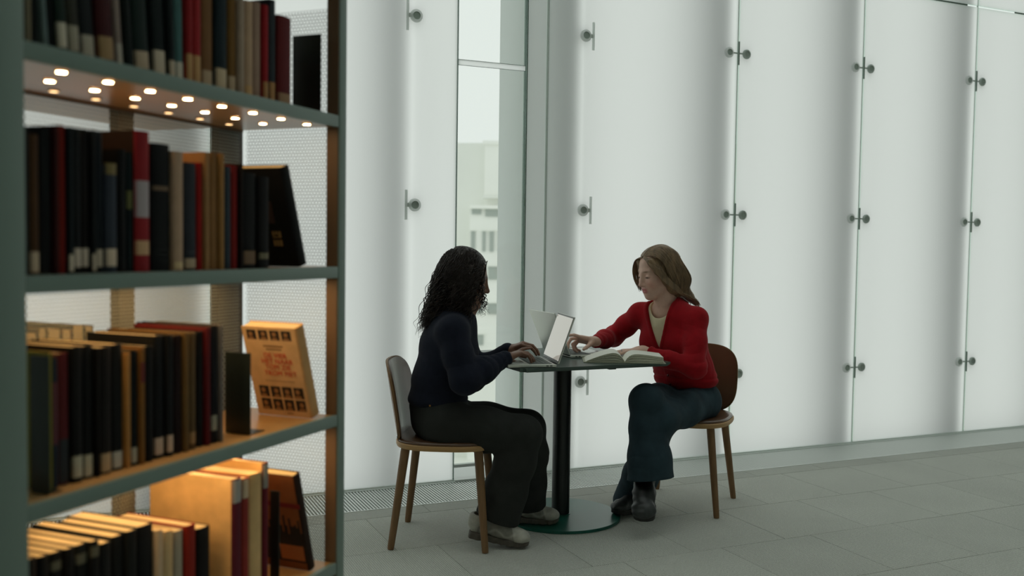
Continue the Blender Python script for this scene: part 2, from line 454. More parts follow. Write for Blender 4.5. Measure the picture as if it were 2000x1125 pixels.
# ------------------------------------------------------------------ outside: square below and a building paled by haze across it
tag(mesh_obj('ground', [(-120, 9, -9), (120, 9, -9), (120, 200, -9), (-120, 200, -9)], [(0, 1, 2, 3)], mat('pale_paving', '#e6e8e2', rough=.95, vary=.08, vscale=.2)), 'pale paved ground outside below the window', kind='structure')
M_B = mat('hazed_render', '#f6f7f2', rough=.9, vary=.03, vscale=.3)  # wall colour lightened to stand in for haze
M_B2 = mat('hazed_render_shaded', '#eceee8', rough=.9, vary=.03, vscale=.3)  # same haze-lightened render, shaded tone painted slightly darker
M_BW = mat('hazed_window_glass', '#aab2ac', rough=.4)  # glass painted paler grey, haze put into the colour
bz = lambda py, Y=45: float(at(950, py, Y)[2])
bx = lambda px, Y=45: float(at(px, 450, Y)[0])
bld = tag(empty('building', (bx(945), 45, -9)), 'haze-pale office building with a flat roof seen through the clear window', 'building')
def bpart(name, x0, y0, z0, x1, y1, z1, m):
    return box(name, x0, y0, z0 + 9, x1, y1, z1 + 9, m, bld)
ztop = bz(277)
e = bx(945); W = lambda px: bx(px) - e
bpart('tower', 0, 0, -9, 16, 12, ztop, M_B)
bm = bmesh.new()   # the receding left wing
zl = ztop + 9
pts = [(0, .3), (0, 12), (-14, 14.5), (-14, 2.2)]
vb = [bm.verts.new((x, y, 0)) for x, y in pts]; vt = [bm.verts.new((x, y, zl - .02)) for x, y in pts]
bm.faces.new(vt); 
for i in range(4): bm.faces.new((vb[i], vb[(i + 1) % 4], vt[(i + 1) % 4], vt[i]))
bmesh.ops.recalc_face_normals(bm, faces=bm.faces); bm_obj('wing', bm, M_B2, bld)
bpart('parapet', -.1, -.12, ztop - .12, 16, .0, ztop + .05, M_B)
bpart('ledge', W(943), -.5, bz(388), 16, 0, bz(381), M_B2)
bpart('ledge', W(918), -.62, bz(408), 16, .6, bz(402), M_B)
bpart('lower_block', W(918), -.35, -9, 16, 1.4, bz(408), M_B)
for x0, x1, y0, y1 in ((922, 940, 409, 419), (948, 992, 409, 423), (943, 949, 452, 491), (957, 965, 452, 491), (974, 982, 452, 491),
                       (921, 929, 452, 491), (955, 978, 591, 612), (930, 947, 652, 672), (955, 978, 520, 545), (924, 945, 591, 612)):
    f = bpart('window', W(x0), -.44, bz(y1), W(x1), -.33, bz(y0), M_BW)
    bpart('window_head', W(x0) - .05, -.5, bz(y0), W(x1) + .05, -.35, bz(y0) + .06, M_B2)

# ------------------------------------------------------------------ bookshelf: s along it, q into it
SO = np.array([-.722, 1.41]); SD = np.array([.3724, .928]); SD = SD / np.linalg.norm(SD); SN = np.array([-SD[1], SD[0]])
SA = math.atan2(SD[1], SD[0]); SLEN, SDEP = .851, .268
LEV = [1.873, 1.526, 1.179, .833, .483, .137]; LIP = .0135
M_TEAL = mat('grey_green_enamel', '#75877f', rough=.45, vary=.04, vscale=5)
M_BEIGE = mat('glossy_beige_enamel', '#bd9460', rough=.30, spec=.4, vary=.03)
M_TAN = mat('tan_laminate', '#735a44', rough=.5, vary=.08, vscale=6, vstretch=(1, 1, .15))
M_MESH = mat('white_perforated_steel', '#a3a9a3', rough=.5)
M_POST = mat('dark_rear_post', '#4a453d', rough=.5)
M_LED = mat('warm_led', '#ffd9a0', emit=(1.0, .66, .32, 1), estr=60)
M_LED2 = mat('warm_led_low', '#ffd9a0', emit=(1.0, .62, .28, 1), estr=4)
M_LED3 = mat('warm_led_strong', '#ffd9a0', emit=(1.0, .64, .28, 1), estr=120)
M_RING = mat('lamp_ring', '#b59a70', rough=.3, metal=.6)

def sproj(s, q, z):
    p = np.array([*(SO + s * SD + q * SN), z - EYE])
    w = p @ C_W
    return 1000 + FPX * (p @ C_R) / w, 562.5 - FPX * (p @ C_U) / w
def s_of(px, q, z):
    a, b = -.3, 1.6
    for _ in range(40):
        c = (a + b) / 2
        if sproj(c, q, z)[0] < px: a = c
        else: b = c
    return (a + b) / 2
def z_of(py, s, q):
    a, b = -.2, 2.4
    for _ in range(40):
        c = (a + b) / 2
        if sproj(s, q, c)[1] > py: a = c
        else: b = c
    return (a + b) / 2
def s2w(s, q, z): p = SO + s * SD + q * SN; return (p[0], p[1], z)

shelf = tag(empty('bookshelf', s2w(0, 0, 0), SA), 'tall grey-green metal library shelf with lamps under its boards and perforated panels', 'bookshelf')
box('upright', -.055, -.002, 0, 0, .028, 2.2, M_TEAL, shelf, .002)
up2 = box('upright', SLEN + .004, -.002, 0, SLEN + .034, .030, 2.2, M_TEAL, shelf, .002)
box('upright', .465, SDEP + .006, 0, .507, SDEP + .03, 2.2, M_POST, shelf)
box('upright', .775, SDEP + .006, 0, .862, SDEP + .03, 2.2, M_POST, shelf)
box('upright', -.05, SDEP + .006, 0, .0, SDEP + .03, 2.2, M_POST, shelf)
tag(box('side_strip', SLEN + .0005, .001, 0, SLEN + .004, .030, 2.2, M_TAN, shelf), 'brown inner strip')
for i, z in enumerate(LEV):
    b = box('shelf_board', .0005, .012, z - LIP + .0008, SLEN, SDEP, z + LIP - .0005, M_BEIGE, shelf)
    box('front_lip', .0005, -.001, z - LIP, SLEN + .003, .0118, z + LIP, M_TEAL, b, .0015)
    box('back_lip', .0005, SDEP - .004, z - LIP - .004, SLEN, SDEP + .003, z - LIP + .0006, M_TAN, b)
    if i in (1, 2, 3):
        for r, (fx, fy) in enumerate(((120, 127), (97, 155), (105, 176))):
            lp = onz(fx, fy, LEV[1] - LIP - .002)[:2] - SO; q = (.034, .125, .208)[r]; s0 = s_of(fx, q, LEV[1] - LIP - .002)
            for k in range(9):
                s = s0 + k * .0966
                if s > SLEN - .03: continue
                V = [(s + .0105 * math.cos(a), q + .0105 * math.sin(a), zz) for zz in (z - LIP + .0007, z - LIP - .0014) for a in [2 * math.pi * j / 12 for j in range(12)]]
                V += [(s + .0078 * math.cos(a), q + .0078 * math.sin(a), z - LIP - .002) for a in [2 * math.pi * j / 12 for j in range(12)]]
                F = [(j, (j + 1) % 12, 12 + (j + 1) % 12, 12 + j) for j in range(12)] + [(12 + j, 12 + (j + 1) % 12, 24 + (j + 1) % 12, 24 + j) for j in range(12)] + [tuple(range(35, 23, -1))]
                o = mesh_obj('spotlight', V, F, None, b, mats=[M_RING, (M_LED2 if r == 2 else M_LED) if i == 1 else M_LED3], fmats=[0] * 24 + [1])
# rear half of the double-sided unit
for z in LEV[1:5]:
    box('rear_board', .0005, SDEP + .031, z - .004, SLEN, .54, z + LIP, M_BEIGE, shelf)

def perforated(name, w, h, r=.0050, open_=.83):
    """hexagonal cells, each a ring of six quads round its hole; in the x-z plane, two-sided sheet."""
    dx = r * math.sqrt(3); dz = r * 1.5
    nx = int(w / dx); nz = int(h / dz)
    I, J = np.meshgrid(np.arange(nx), np.arange(nz), indexing='ij')
    cx = (I + .5 * (J % 2)) * dx; cz = J * dz
    a = np.radians(30 + 60 * np.arange(6))
    ring = np.stack([np.cos(a), np.sin(a)], 1)
    C = np.stack([cx.ravel(), cz.ravel()], 1)
    n = len(C)
    outer = C[:, None, :] + r * ring[None]; inner = C[:, None, :] + r * open_ * ring[None]
    P = np.concatenate([outer, inner], 1).reshape(-1, 2)
    V = np.stack([P[:, 0], np.zeros(len(P)), P[:, 1]], 1)
    k = np.arange(6); f = np.stack([k, (k + 1) % 6, 6 + (k + 1) % 6, 6 + k], 1)
    F = (np.arange(n)[:, None, None] * 12 + f[None]).reshape(-1, 4)
    me = bpy.data.meshes.new(name)
    me.vertices.add(len(V)); me.vertices.foreach_set('co', V.ravel().astype(np.float32))
    me.loops.add(F.size); me.loops.foreach_set('vertex_index', F.ravel().astype(np.int32))
    me.polygons.add(len(F)); me.polygons.foreach_set('loop_start', (np.arange(len(F)) * 4).astype(np.int32))
    me.polygons.foreach_set('loop_total', np.full(len(F), 4, np.int32))
    me.update(calc_edges=True); me.materials.append(M_MESH)
    o = bpy.data.objects.new(name, me); COL.objects.link(o); o.parent = shelf
    return o
ep = perforated('perforated_end_panel', SDEP - .03, 1.62); ep.rotation_euler = (0, 0, math.pi / 2); ep.location = (SLEN + .012, .031, .17)
tag(ep, 'white perforated end panel')
bp_ = perforated('perforated_back_panel', SLEN, 1.62); bp_.location = (0, SDEP + .0045, .17)

# ------------------------------------------------------------------ books
M_PAGE = mat('page_block', '#cdb992', rough=.9, vary=.12, vscale=120, vstretch=(.05, .05, 1))
M_LABEL = {}
GAIN = 1.25
def cover_mat(h, gain=GAIN):
    key = 'book_cloth_' + h.lstrip('#')
    c = rgb(h); c = tuple(min(.8, x * gain + .002) for x in c[:3]) + (1,)
    return mat(key, c, rough=.65, spec=.14, vary=.10, vscale=30, bump=.15, bscale=300, bdist=.0005)
def label_mat(h): return mat('spine_label_' + h.lstrip('#'), tuple(min(.8, x * 1.25) for x in rgb(h)[:3]) + (1,), rough=.7)

def make_book(s0, q, z, w, hgt, d, col, labels=(), lean=0, side=None, name='book', label=None, group=None, flip=False):
    """spine to the front (-q); lean < 0 tips the top towards the near post. labels: (z0, z1, colour) on the spine."""
    t = .0018; R = min(.006, w * .35)
    # outer outline (x, y): spine gently rounded
    arc = [(w * (.5 - .5 * math.cos(a)), R * (1 - math.sin(a))) for a in np.linspace(0, math.pi, 7)]
    out = [(0, d)] + arc + [(w, d)]
    inn = [(t, d)] + [(t + (w - 2 * t) * (x / w), y * .6 + R * .4 + t) for x, y in arc] + [(w - t, d)]
    n = len(out); V = []
    for zz in (0, hgt):
        V += [(x, y, zz) for x, y in out] + [(x, y, zz) for x, y in inn]
    F = []; fm = []
    for i in range(n - 1):
        F.append((i, i + 1, 2 * n + i + 1, 2 * n + i)); fm.append(1 if side and i == 0 else 0)
        F.append((n + i + 1, n + i, 3 * n + i, 3 * n + i + 1)); fm.append(0)
        F.append((2 * n + i, 2 * n + i + 1, 3 * n + i + 1, 3 * n + i)); fm.append(0)
        F.append((i + 1, i, n + i, n + i + 1)); fm.append(0)
    for a, b in ((0, n), (n - 1, 2 * n - 1)):
        F.append((a, b, b + 2 * n, a + 2 * n)); fm.append(0)
    root = mesh_obj(name, V, F, None, mats=[cover_mat(col)] + ([cover_mat(side, 1.0)] if side else []), fmats=fm)
    e = .0016
    box('page_block', t, R + t, e, w - t, d - .003, hgt - e, M_PAGE, root)
    for (a, b, lc) in labels:
        m = 7; V = []; F = []
        for zz in (a, b):
            V += [(w * (.5 - .485 * math.cos(x)), R * (1 - math.sin(x)) - .0004) for x in np.linspace(.12, math.pi - .12, m)]
        V = [(x, y, a if k < m else b) for k, (x, y) in enumerate(V)]
        F = [(k, k + 1, m + k + 1, m + k) for k in range(m - 1)]
        mesh_obj('spine_label', V, F, label_mat(lc), root)
    th = math.radians(lean)
    root.location = s2w(s0 if lean <= 0 else s0 + w * (1 - math.cos(th)), q, z + (abs(math.sin(th)) * w if lean > 0 else 0))
    Rz = Matrix.Rotation(SA, 4, 'Z') @ Matrix.Rotation(th, 4, 'Y')
    if flip:
        Rz = Matrix.Rotation(SA + math.pi, 4, 'Z')
    root.rotation_euler = Rz.to_euler()
    if label: tag(root, label, 'book', group)
    return root

ORD = ['first', 'second', 'third', 'fourth', 'fifth', 'sixth', 'seventh', 'eighth', 'ninth', 'tenth', 'eleventh', 'twelfth', 'thirteenth', 'fourteenth',
       'fifteenth', 'sixteenth', 'seventeenth', 'eighteenth', 'nineteenth', 'twentieth', 'twenty-first', 'twenty-second', 'twenty-third', 'twenty-fourth', 'twenty-fifth', 'twenty-sixth', 'twenty-seventh', 'twenty-eighth']
def row(level, q0, data, where, group, dflt_h=.245):
    z = LEV[level] + LIP + .0003
    prev = -1
    for k, (x0, x1, ytop, col, desc, lab, lean) in enumerate(data):
        q = q0 + ((k * 7) % 5) * .0022
        s0, s1 = s_of(x0, q, z), s_of(x1, q, z)
        if s0 < prev + .0006: s0 = prev + .0006
        s1 = max(s1, s0 + .006); prev = s1
        h = dflt_h + ((k * 13) % 7 - 3) * .006 if ytop is None else z_of(ytop, (s0 + s1) / 2, q) - z
        h = min(h, .315)
        labs = []
        for (a, b, lc) in lab:
            if a < 1: labs.append((a * h, b * h, lc))
            else: labs.append((max(.004, z_of(b, s0, q) - z), z_of(a, s0, q) - z, lc))
        w = (s1 - s0)
        make_book(s0, q, z, w, h, .165 + ((k * 5) % 4) * .009, col, labs, lean, side='#2a1a12' if desc.startswith('tall red book') else None, label=f'{desc}, {ORD[k]} in {where}', group=group)

A = lambda c='#b5a78f', a=.03, b=.17: [(a, b, c)]
row(1, .022, [
    (46, 54, None, '#4a4636', 'narrow olive brown book', [], 0), (55, 62, None, '#7a705a', 'narrow beige book', [], 0),
    (63, 77, None, '#0b1110', 'plain black book', [], 0), (88, 97, None, '#5b6a6a', 'thin blue-grey leaning book', [], -4.5),
    (98, 110, None, '#0a0f0e', 'narrow black leaning book', [], -4.5), (112, 136, None, '#12221b', 'dark green leaning book with pale spine label', A('#b5ab98', .03, .19), -4.5),
    (138, 160, None, '#2b2a22', 'brown-black leaning book with pale spine label', A('#8f8674', .03, .2), -4.5),
    (163, 190, None, '#15191a', 'dark grey leaning book with pale spine label', A('#9c9383', .01, .17), -4.5),
    (193, 228, None, '#330a0c', 'thick burgundy leaning book with tan spine label', A('#8a6d46', .02, .16), -4.5),
    (232, 243, None, '#8a7a72', 'thin pinkish grey leaning book', A('#b0a69a', .01, .15), -4.5), (248, 264, None, '#07100d', 'black leaning book', [], -4.5),
    (267, 296, None, '#0d1c18', 'green-black leaning book with tan spine label', A('#a08c74', .02, .14), -4.5),
    (303, 328, None, '#0b1414', 'black book with wide cream spine label', A('#b5a590', .02, .19), -3), (330, 345, None, '#12191a', 'black book with short cream spine label', A('#b0a08a', .02, .14), -2.5),
    (346, 361, None, '#41605f', 'thin teal book with white spine label', A('#b8b0a0', .01, .15), -1.5), (363, 379, None, '#7d181a', 'red book with tan spine label', A('#a8804f', .01, .2), 0),
    (380, 395, None, '#861c1e', 'brighter red book with tan spine label', A('#a8804f', .02, .21), 0), (397, 418, None, '#6b4a2c', 'brown book with cream spine label', A('#a58d70', .02, .13), 0),
    (420, 446, None, '#0e1d22', 'blue-black book with cream spine label', A('#b09a7c', .02, .17), 0), (448, 463, None, '#64461d', 'ochre brown book with cream spine label', A('#a58d70', .02, .14), 0),
    (466, 480, 1, '#93806f', 'pinkish cream book', [], 0), (481, 496, 2, '#a2866c', 'tan cream book', A('#b08a5a', .02, .12), 0), (497, 511, 4, '#8f7565', 'dull pink book', [], 0),
    (513, 526, 10, '#86191f', 'narrow red book with tan spine label', A('#9a7040', .02, .2), 0), (528, 540, 0, '#2a3034', 'narrow slate grey book with tan spine label', A('#9a7040', .02, .2), 0),
    (541, 571, 33, '#531517', 'short wide dark red book with tan spine label', A('#8b6a4a', .02, .13), 0),
], 'the top row', 'books on the top shelf in view')
D3 = 'the lamp-lit row'
row(2, .016, [
    (47, 60, 246, '#0c1110', 'black book', [], 0), (61, 80, 262, '#3f2812', 'brown book with cream spine label', [(492, 532, '#b09a80')], 0),
    (81, 104, 247, '#0a0c0c', 'plain black book', [], 0), (105, 117, 245, '#34100f', 'dark maroon book', [], 0), (118, 131, 245, '#6a170d', 'rust red book', [], 0),
    (133, 146, 248, '#0d1518', 'blue-black book with cream spine label', [(497, 534, '#c0b09c')], 0), (147, 161, 250, '#0c0f10', 'black book with pale label above its foot', [(485, 522, '#b9a897')], 0),
    (162, 176, 252, '#14100f', 'brown-black book with pale label above its foot', [(485, 521, '#b9a897')], 0), (177, 190, 254, '#0c1012', 'black book with low cream label', [(496, 531, '#b0a08c')], 0),
    (191, 203, 256, '#10171c', 'navy book with cream label', [(487, 521, '#b0a08c')], 0), (207, 232, 323, '#2a2f38', 'short slate blue book with yellowish top', [(318, 340, '#6b5a30'), (486, 520, '#b9a58f')], 0),
    (234, 249, 292, '#0a0a0a', 'narrow black book', [], 0), (250, 261, 297, '#0c1719', 'thin teal-black book with yellow mark', [(372, 408, '#55542a')], 0),
    (263, 296, 256, '#7a161b', 'tall red book with two pale spine labels', [(352, 424, '#93888a'), (470, 498, '#b08a64')], 0),
    (300, 336, 281, '#060808', 'thick black book with small gold emblem', [(362, 371, '#5a4530')], 0), (338, 361, 296, '#9f836c', 'cream pink book', [(512, 530, '#c0a67c')], 0),
    (363, 386, 318, '#24262c', 'short slate black book with cream spine label', [(505, 528, '#a08a70')], 0), (387, 397, 318, '#8a1410', 'thin bright red book', [], 0),
    (398, 411, 297, '#8f6a44', 'tan book', [], 0), (412, 426, 298, '#7d5833', 'brown tan book', [], 0), (427, 440, 300, '#8f683c', 'orange tan book', [], 0),
    (441, 453, 325, '#2a343c', 'narrow grey-blue book', [], 0), (454, 466, 323, '#701612', 'narrow dark red book', [], 0), (467, 474, 320, '#1a1210', 'very thin black book', [], 0),
    (477, 503, 338, '#0b0b0b', 'black book with tan spine label', [(490, 516, '#6a5038')], 0), (504, 528, 345, '#0d0b0b', 'shorter black book with round pale mark', [(494, 506, '#6a6048')], 0),
], D3, 'books on the shelf below the lamps')
row(3, .042, [
    (98, 103, 688, '#6b6726', 'thin olive book beside the dark bookend', [], 0), (104, 116, 700, '#1c2530', 'navy book with plum band', [(748, 870, '#4a1a26')], 0), (117, 138, 690, '#4a1518', 'burgundy book', [(860, 960, '#12191d')], 0),
    (140, 165, 677, '#0a0a0a', 'black book with wide grey spine label', [(893, 935, '#a09a85')], 0), (166, 185, 675, '#0b0c0c', 'black book with grey cream spine label', [(890, 932, '#a8a088')], 0),
    (187, 197, 680, '#0a0a0a', 'thin plain black book', [], 0), (199, 221, 678, '#0f0b09', 'brown-black book with tan spine label', [(888, 924, '#a58a66')], 0),
    (222, 243, 672, '#0c0e0e', 'black book with pale grey spine label', [(884, 922, '#a8a497')], 0), (245, 257, 690, '#9a6f3c', 'thin tan book', [], 0),
    (258, 271, 685, '#0d1214', 'thin blue-black book with pale spine label', [(875, 905, '#9a9684')], 0), (273, 285, 680, '#6a4a22', 'ochre book with red band', [(708, 748, '#4f120e')], 0),
    (287, 302, 676, '#090b0c', 'plain black book', [], 0), (304, 323, 655, '#0b0d0f', 'tall black book with pinkish spine label', [(857, 890, '#b09a86')], 0),
    (325, 341, 655, '#0c0f12', 'tall blue-black book with pinkish spine label', [(851, 884, '#b09a86')], 0), (343, 357, 655, '#1c0f0f', 'tall maroon-black book', [], 0),
    (359, 371, 650, '#5a4526', 'tall olive tan book', [], 0), (372, 385, 650, '#4f3d24', 'tall brown tan book', [(845, 868, '#8a6a40')], 0),
    (387, 399, 648, '#0c0c0c', 'tall thin black book', [], 0), (401, 413, 640, '#4f1216', 'tall dark red book', [], 0), (415, 427, 636, '#141418', 'tall black book with grey label', [(812, 842, '#8f8a78')], 0),
    (429, 437, 634, '#5a5a5c', 'tall thin grey book', [], 0),
], 'the table-height row', 'books on the shelf at table height')
row(4, .04, [
    (53, 77, 1092, '#140e09', 'brown-black book with gold-lit pages', [], 0), (79, 101, 1086, '#0c0c0c', 'black book with gold-lit pages', [], 0), (103, 126, 1078, '#0d0e0e', 'grey-black book', [(1100, 1118, '#4a4a3c')], 0),
    (128, 150, 1071, '#0b0b0b', 'plain black book', [], 0), (152, 175, 1063, '#0d100f', 'black book with small grey mark', [(1085, 1105, '#4a4a3c')], 0), (177, 198, 1056, '#0b0d0d', 'black book', [(1070, 1090, '#4a4a3c')], 0),
    (200, 221, 1060, '#0e1010', 'shorter black book', [], 0), (223, 245, 1046, '#0a0c0c', 'deep black book', [], 0), (247, 271, 1036, '#0c1010', 'blue-black book', [], 0),
    (273, 303, 1025, '#0a0c0d', 'wide black book', [], 0), (305, 322, 1035, '#a8957c', 'cream book', [], 0), (323, 341, 1036, '#b0976f', 'tan cream book', [], 0),
    (343, 360, 1036, '#8f8778', 'grey cream book', [], 0), (363, 385, 1025, '#741b10', 'rust red book', [], 0), (388, 413, 1030, '#0c0a09', 'brown-black book', [], 0),
], 'the lowest row', 'books on the lowest shelf in view')
z4 = LEV[4] + LIP + .0003
def tall(x0, x1, ytop, col, side, labs, lab):
    q = .03; s0, s1 = s_of(x0, q, z4), s_of(x1, q, z4); h = min(.316, z_of(ytop, s0, q) - z4)
    L = [(z_of(b, s0, q) - z4 if b > 1 else .005, z_of(a, s0, q) - z4, c) for a, b, c in labs]
    make_book(s0, q, z4, s1 - s0, h, .215, col, L, 0, side=side, label=lab, group='tall folders on the lowest shelf in view')
tall(456, 474, 938, '#521622', '#d8b27a', [(940, 985, '#8a8a86')], 'tall burgundy spined folder with cream cover, nearest of the tall folders')
tall(475, 488, 936, '#7d2a22', '#c9a36a', [(938, 975, '#b09c80')], 'tall thin red folder between the burgundy and cream folders')
tall(490, 513, 928, '#bb9a6a', None, [], 'tall plain cream folder between two red spined folders')
tall(515, 526, 906, '#571520', '#c9a36a', [(908, 955, '#6f706c')], 'tall thin dark red folder with grey label, beside the bookend')

# bookends: bent steel plates
M_BE = mat('black_green_steel', '#16211c', rough=.35, spec=.5)
def bookend(level, xf, xb, ytop, label, q0=.03):
    z = LEV[level] + LIP + .0002
    s = s_of(xf, q0, z); h = z_of(ytop, s, q0) - z
    q1 = q0
    while sproj(s, q1, z + h)[0] > xb and q1 < .25: q1 += .002
    r = tag(empty('bookend', s2w(s, q0, z), SA), label, 'bookend', 'bookends holding up the rows')
    box('plate', 0, 0, .0005, .002, q1 - q0, h, M_BE, r, .0006)
    box('foot', -.0, .005, 0, .055 if level != 3 or xf > 200 else .03, q1 - q0 - .005, .0012, M_BE, r)
    return s, h, q1
bookend(1, 626, 573, 66, 'black steel bookend ending the top row, against the perforated panel')
bookend(3, 97, 58, 696, 'dark green bookend beside the near post at table height', .02)
bookend(3, 489, 440, 690, 'black-green bookend with a tan covered book leaning on it')
bookend(4, 545, 528, 960, 'black bookend in front of the brown leaning book')

# books that lean on the bookends, covers turned to the near end
def leaner(level, px, py_top, px_top, dep, w, col, side, label, q=.022):
    z = LEV[level] + LIP + .0003
    s = s_of(px, q, z)
    # find lean and height so that the front top corner lands where it should
    best = None
    for ln in np.arange(2, 24, .5):
        for h in np.arange(.16, .32, .004):
            x, y = sproj(s - math.sin(math.radians(ln)) * h, q, z + math.cos(math.radians(ln)) * h)
            e = (x - px_top) ** 2 + (y - py_top) ** 2
            if best is None or e < best[0]: best = (e, ln, h)
    _, ln, h = best
    o = make_book(s, q, z, w, h, dep, col, (), -ln, side=side, label=label)
    return o, h, dep
lb, lh, ld = leaner(2, 587, 327, 551, .14, .03, '#0b0b0b', '#151514', 'black book leaning at the end of the shelf below the lamps')
M_GOLD = mat('gold_print', '#a8854f', rough=.6); M_BRN = mat('dim_brown_print', '#3a2418', rough=.7)
def patches(name, rects, m, parent, off=-.0006):
    """flat print on the cover that faces the near post (the x = 0 face); rects in (q0, z0, q1, z1)."""
    V = []; F = []
    for a, b, c, d in rects:
        k = len(V); V += [(off, a, b), (off, c, b), (off, c, d), (off, a, d)]; F.append((k + 3, k + 2, k + 1, k))
    return mesh_obj(name, V, F, m, parent)
patches('cover_print', [(.035, .048, .042, .062), (.044, .048, .05, .062), (.052, .048, .058, .062), (.035, .067, .042, .082), (.044, .067, .058, .07), (.044, .074, .05, .082), (.052, .072, .058, .082)], M_GOLD, lb)
patches('cover_print', [(.045, .10, .06, .15), (.075, .03, .10, .05)], M_BRN, lb)

db, dh, dd = leaner(3, 611, 641, 578, .148, .034, '#b98d5c', '#d3b084', 'tan paperback with rows of small portraits leaning on the bookend')
M_INK = mat('black_ink', '#231a16', rough=.7); M_INK2 = mat('brown_ink', '#7a5632', rough=.7); M_RED = mat('red_ink', '#c8402c', rough=.6)
rnd = random.Random(5)
def portrait(q0, z0, w, h, out, out2):
    """a dark picture with a lighter head and shoulders, seen as tone only"""
    out.append([(q0, z0), (q0 + w, z0), (q0 + w, z0 + h), (q0, z0 + h)])
    cx = q0 + w * rnd.uniform(.4, .6); cz = z0 + h * rnd.uniform(.54, .62); rw, rh = w * .22, h * .23
    out2.append([(cx + rw * math.cos(a), cz + rh * math.sin(a)) for a in np.linspace(0, 2 * math.pi, 12, endpoint=False)])
    sh = w * rnd.uniform(.30, .42); out2.append([(cx - sh, z0 + h * .04), (cx + sh, z0 + h * .04), (cx + sh * .6, z0 + h * .26), (cx - sh * .6, z0 + h * .26)])
def poly_print(name, polys, m, parent, off):
    V = []; F = []
    for P in polys:
        k = len(V); V += [(off, q, z) for q, z in P]; F.append(tuple(range(k + len(P) - 1, k - 1, -1)))
    return mesh_obj(name, V, F, m, parent)
ink = []; ink2 = []
H = dh
for k in range(4):
    portrait(.018 + k * .031, .862 * H, .025, .105 * H, ink, ink2)
    portrait(.012 + k * .031, .215 * H, .026, .125 * H, ink, ink2)
    portrait(.012 + k * .031, .07 * H, .026, .125 * H, ink, ink2)
tag(poly_print('portrait_print', ink, M_INK, db, -.0006), kind='stuff'); tag(poly_print('portrait_print', ink2, mat('pale_brown_ink', '#9a7048', rough=.7), db, -.0009), kind='stuff')
patches('cover_rule', [(.045, .785 * H, .098, .80 * H), (.05, .752 * H, .092, .765 * H), (.03, .40 * H, .11, .405 * H), (.05, .032 * H, .066, .045 * H)], M_INK2, db)
def text_on(parent, txt, size, q, z, m, name):
    cu = bpy.data.curves.new(name, 'FONT'); cu.body = txt; cu.size = size; cu.align_x = 'CENTER'; cu.extrude = .0003; cu.materials.append(m)
    cu.space_character = 1.08
    t = bpy.data.objects.new(name + '_outline', cu); COL.objects.link(t)
    bpy.context.view_layer.update()
    me = bpy.data.meshes.new_from_object(t.evaluated_get(bpy.context.evaluated_depsgraph_get()))
    bpy.data.objects.remove(t); bpy.data.curves.remove(cu)
    if not me.materials: me.materials.append(m)
    o = bpy.data.objects.new(name, me); COL.objects.link(o); o.parent = parent; o['kind'] = 'stuff'
    # reads from the near side: text right = towards the front (-q), up = z, facing -s
    o.matrix_local = Matrix(((0, 0, -1, -.0009), (-1, 0, 0, q), (0, 1, 0, z), (0, 0, 0, 1)))
    return o
for tx, zz, dq in (('DE VIER', .665, .002), ('HET NAAR', .60, 0), ('TOM ZIE', .535, 0), ('TROM MET', .465, -.004)):
    text_on(db, tx, .0165, .068 + dq, zz * H, M_RED, 'cover_lettering')

eb, eh, ed = leaner(4, 606, 932, 576, .12, .025, '#2a1a12', '#8a5430', 'brown covered book with dark tree picture leaning on the lowest bookend')
patches('cover_band', [(.0, .66 * eh, .12, .71 * eh)], mat('dark_red_print', '#701512', rough=.6), eb, -.0005)
sil = []
for k in range(24):
    q = .004 + k * .0048; sil.append((q, .3 * eh, q + .005, (.40 + .12 * abs(math.sin(k * .9)) + .06 * math.sin(k * 2.3)) * eh))
sil.append((.0, .08 * eh, .12, .3 * eh))
patches('picture_print', sil, mat('near_black_print', '#120d0a', rough=.7), eb)
patches('title_panel', [(.008, .10 * eh, .072, .26 * eh)], mat('orange_tan_print', '#b0683a', rough=.6), eb, -.0009)

# books on the other side of the unit, seen through the perforations as page edges
zb = LEV[3] + LIP + .0003
sb = .10
for k in range(12):
    w = [.03, .022, .035, .026, .018, .04, .028, .02, .033, .024, .03, .022][k]
    make_book(sb + w, SDEP + .05 + .17, zb, w, .222 + (k * 5 % 3) * .003, .165, ['#3a2a1a', '#5a2a1c', '#20262a', '#4a3a24'][k % 4], (), 0, flip=True,
              label=f'book behind the perforated panel showing page edges, {ORD[k]} from the near post', group='books behind the perforated panel')
    sb += w + .0015

# ------------------------------------------------------------------ table
M_TOP = mat('dark_green_linoleum', '#44534d', rough=.30, spec=.5, vary=.05, vscale=12, bump=.05, bscale=200)
M_BLACK = mat('black_steel', '#0e1413', rough=.38, spec=.5)
M_BASE = mat('dark_green_steel', '#17594c', rough=.28, spec=.45)
TA = np.array([.0464, 3.8671]); TW, TD = .73, .69
TC = TA + WU * TW / 2 + WM * TD / 2
table = tag(empty('cafe_table', (TC[0], TC[1], 0), WA), 'square dark-topped pedestal table between the two women', 'table')
bm = bmesh.new(); add_box(bm, -TW / 2, -TD / 2, .7235, TW / 2, TD / 2, .74)
vert = [e for e in bm.edges if abs(e.verts[0].co.z - e.verts[1].co.z) > .01]
bmesh.ops.bevel(bm, geom=vert, offset=.018, segments=5, affect='EDGES')
low = [e for e in bm.edges if all(v.co.z < .7236 for v in e.verts) and len(e.link_faces) == 2]
bmesh.ops.bevel(bm, geom=low, offset=.006, segments=2, affect='EDGES')
bm_obj('tabletop', bm, M_TOP, table, smooth=True, angle=30)
lathe('pedestal', [(.041, .014), (.041, .70), (.0405, .712)], M_BLACK, table, 40)
lathe('base_plate', [(.272, .0), (.275, .001), (.275, .012), (.273, .0135), (.046, .014), (.044, .017), (.0415, .0175)], M_BASE, table, 96)
box('mounting_plate', -.15, -.15, .712, .15, .15, .7234, M_BLACK, table, .002)
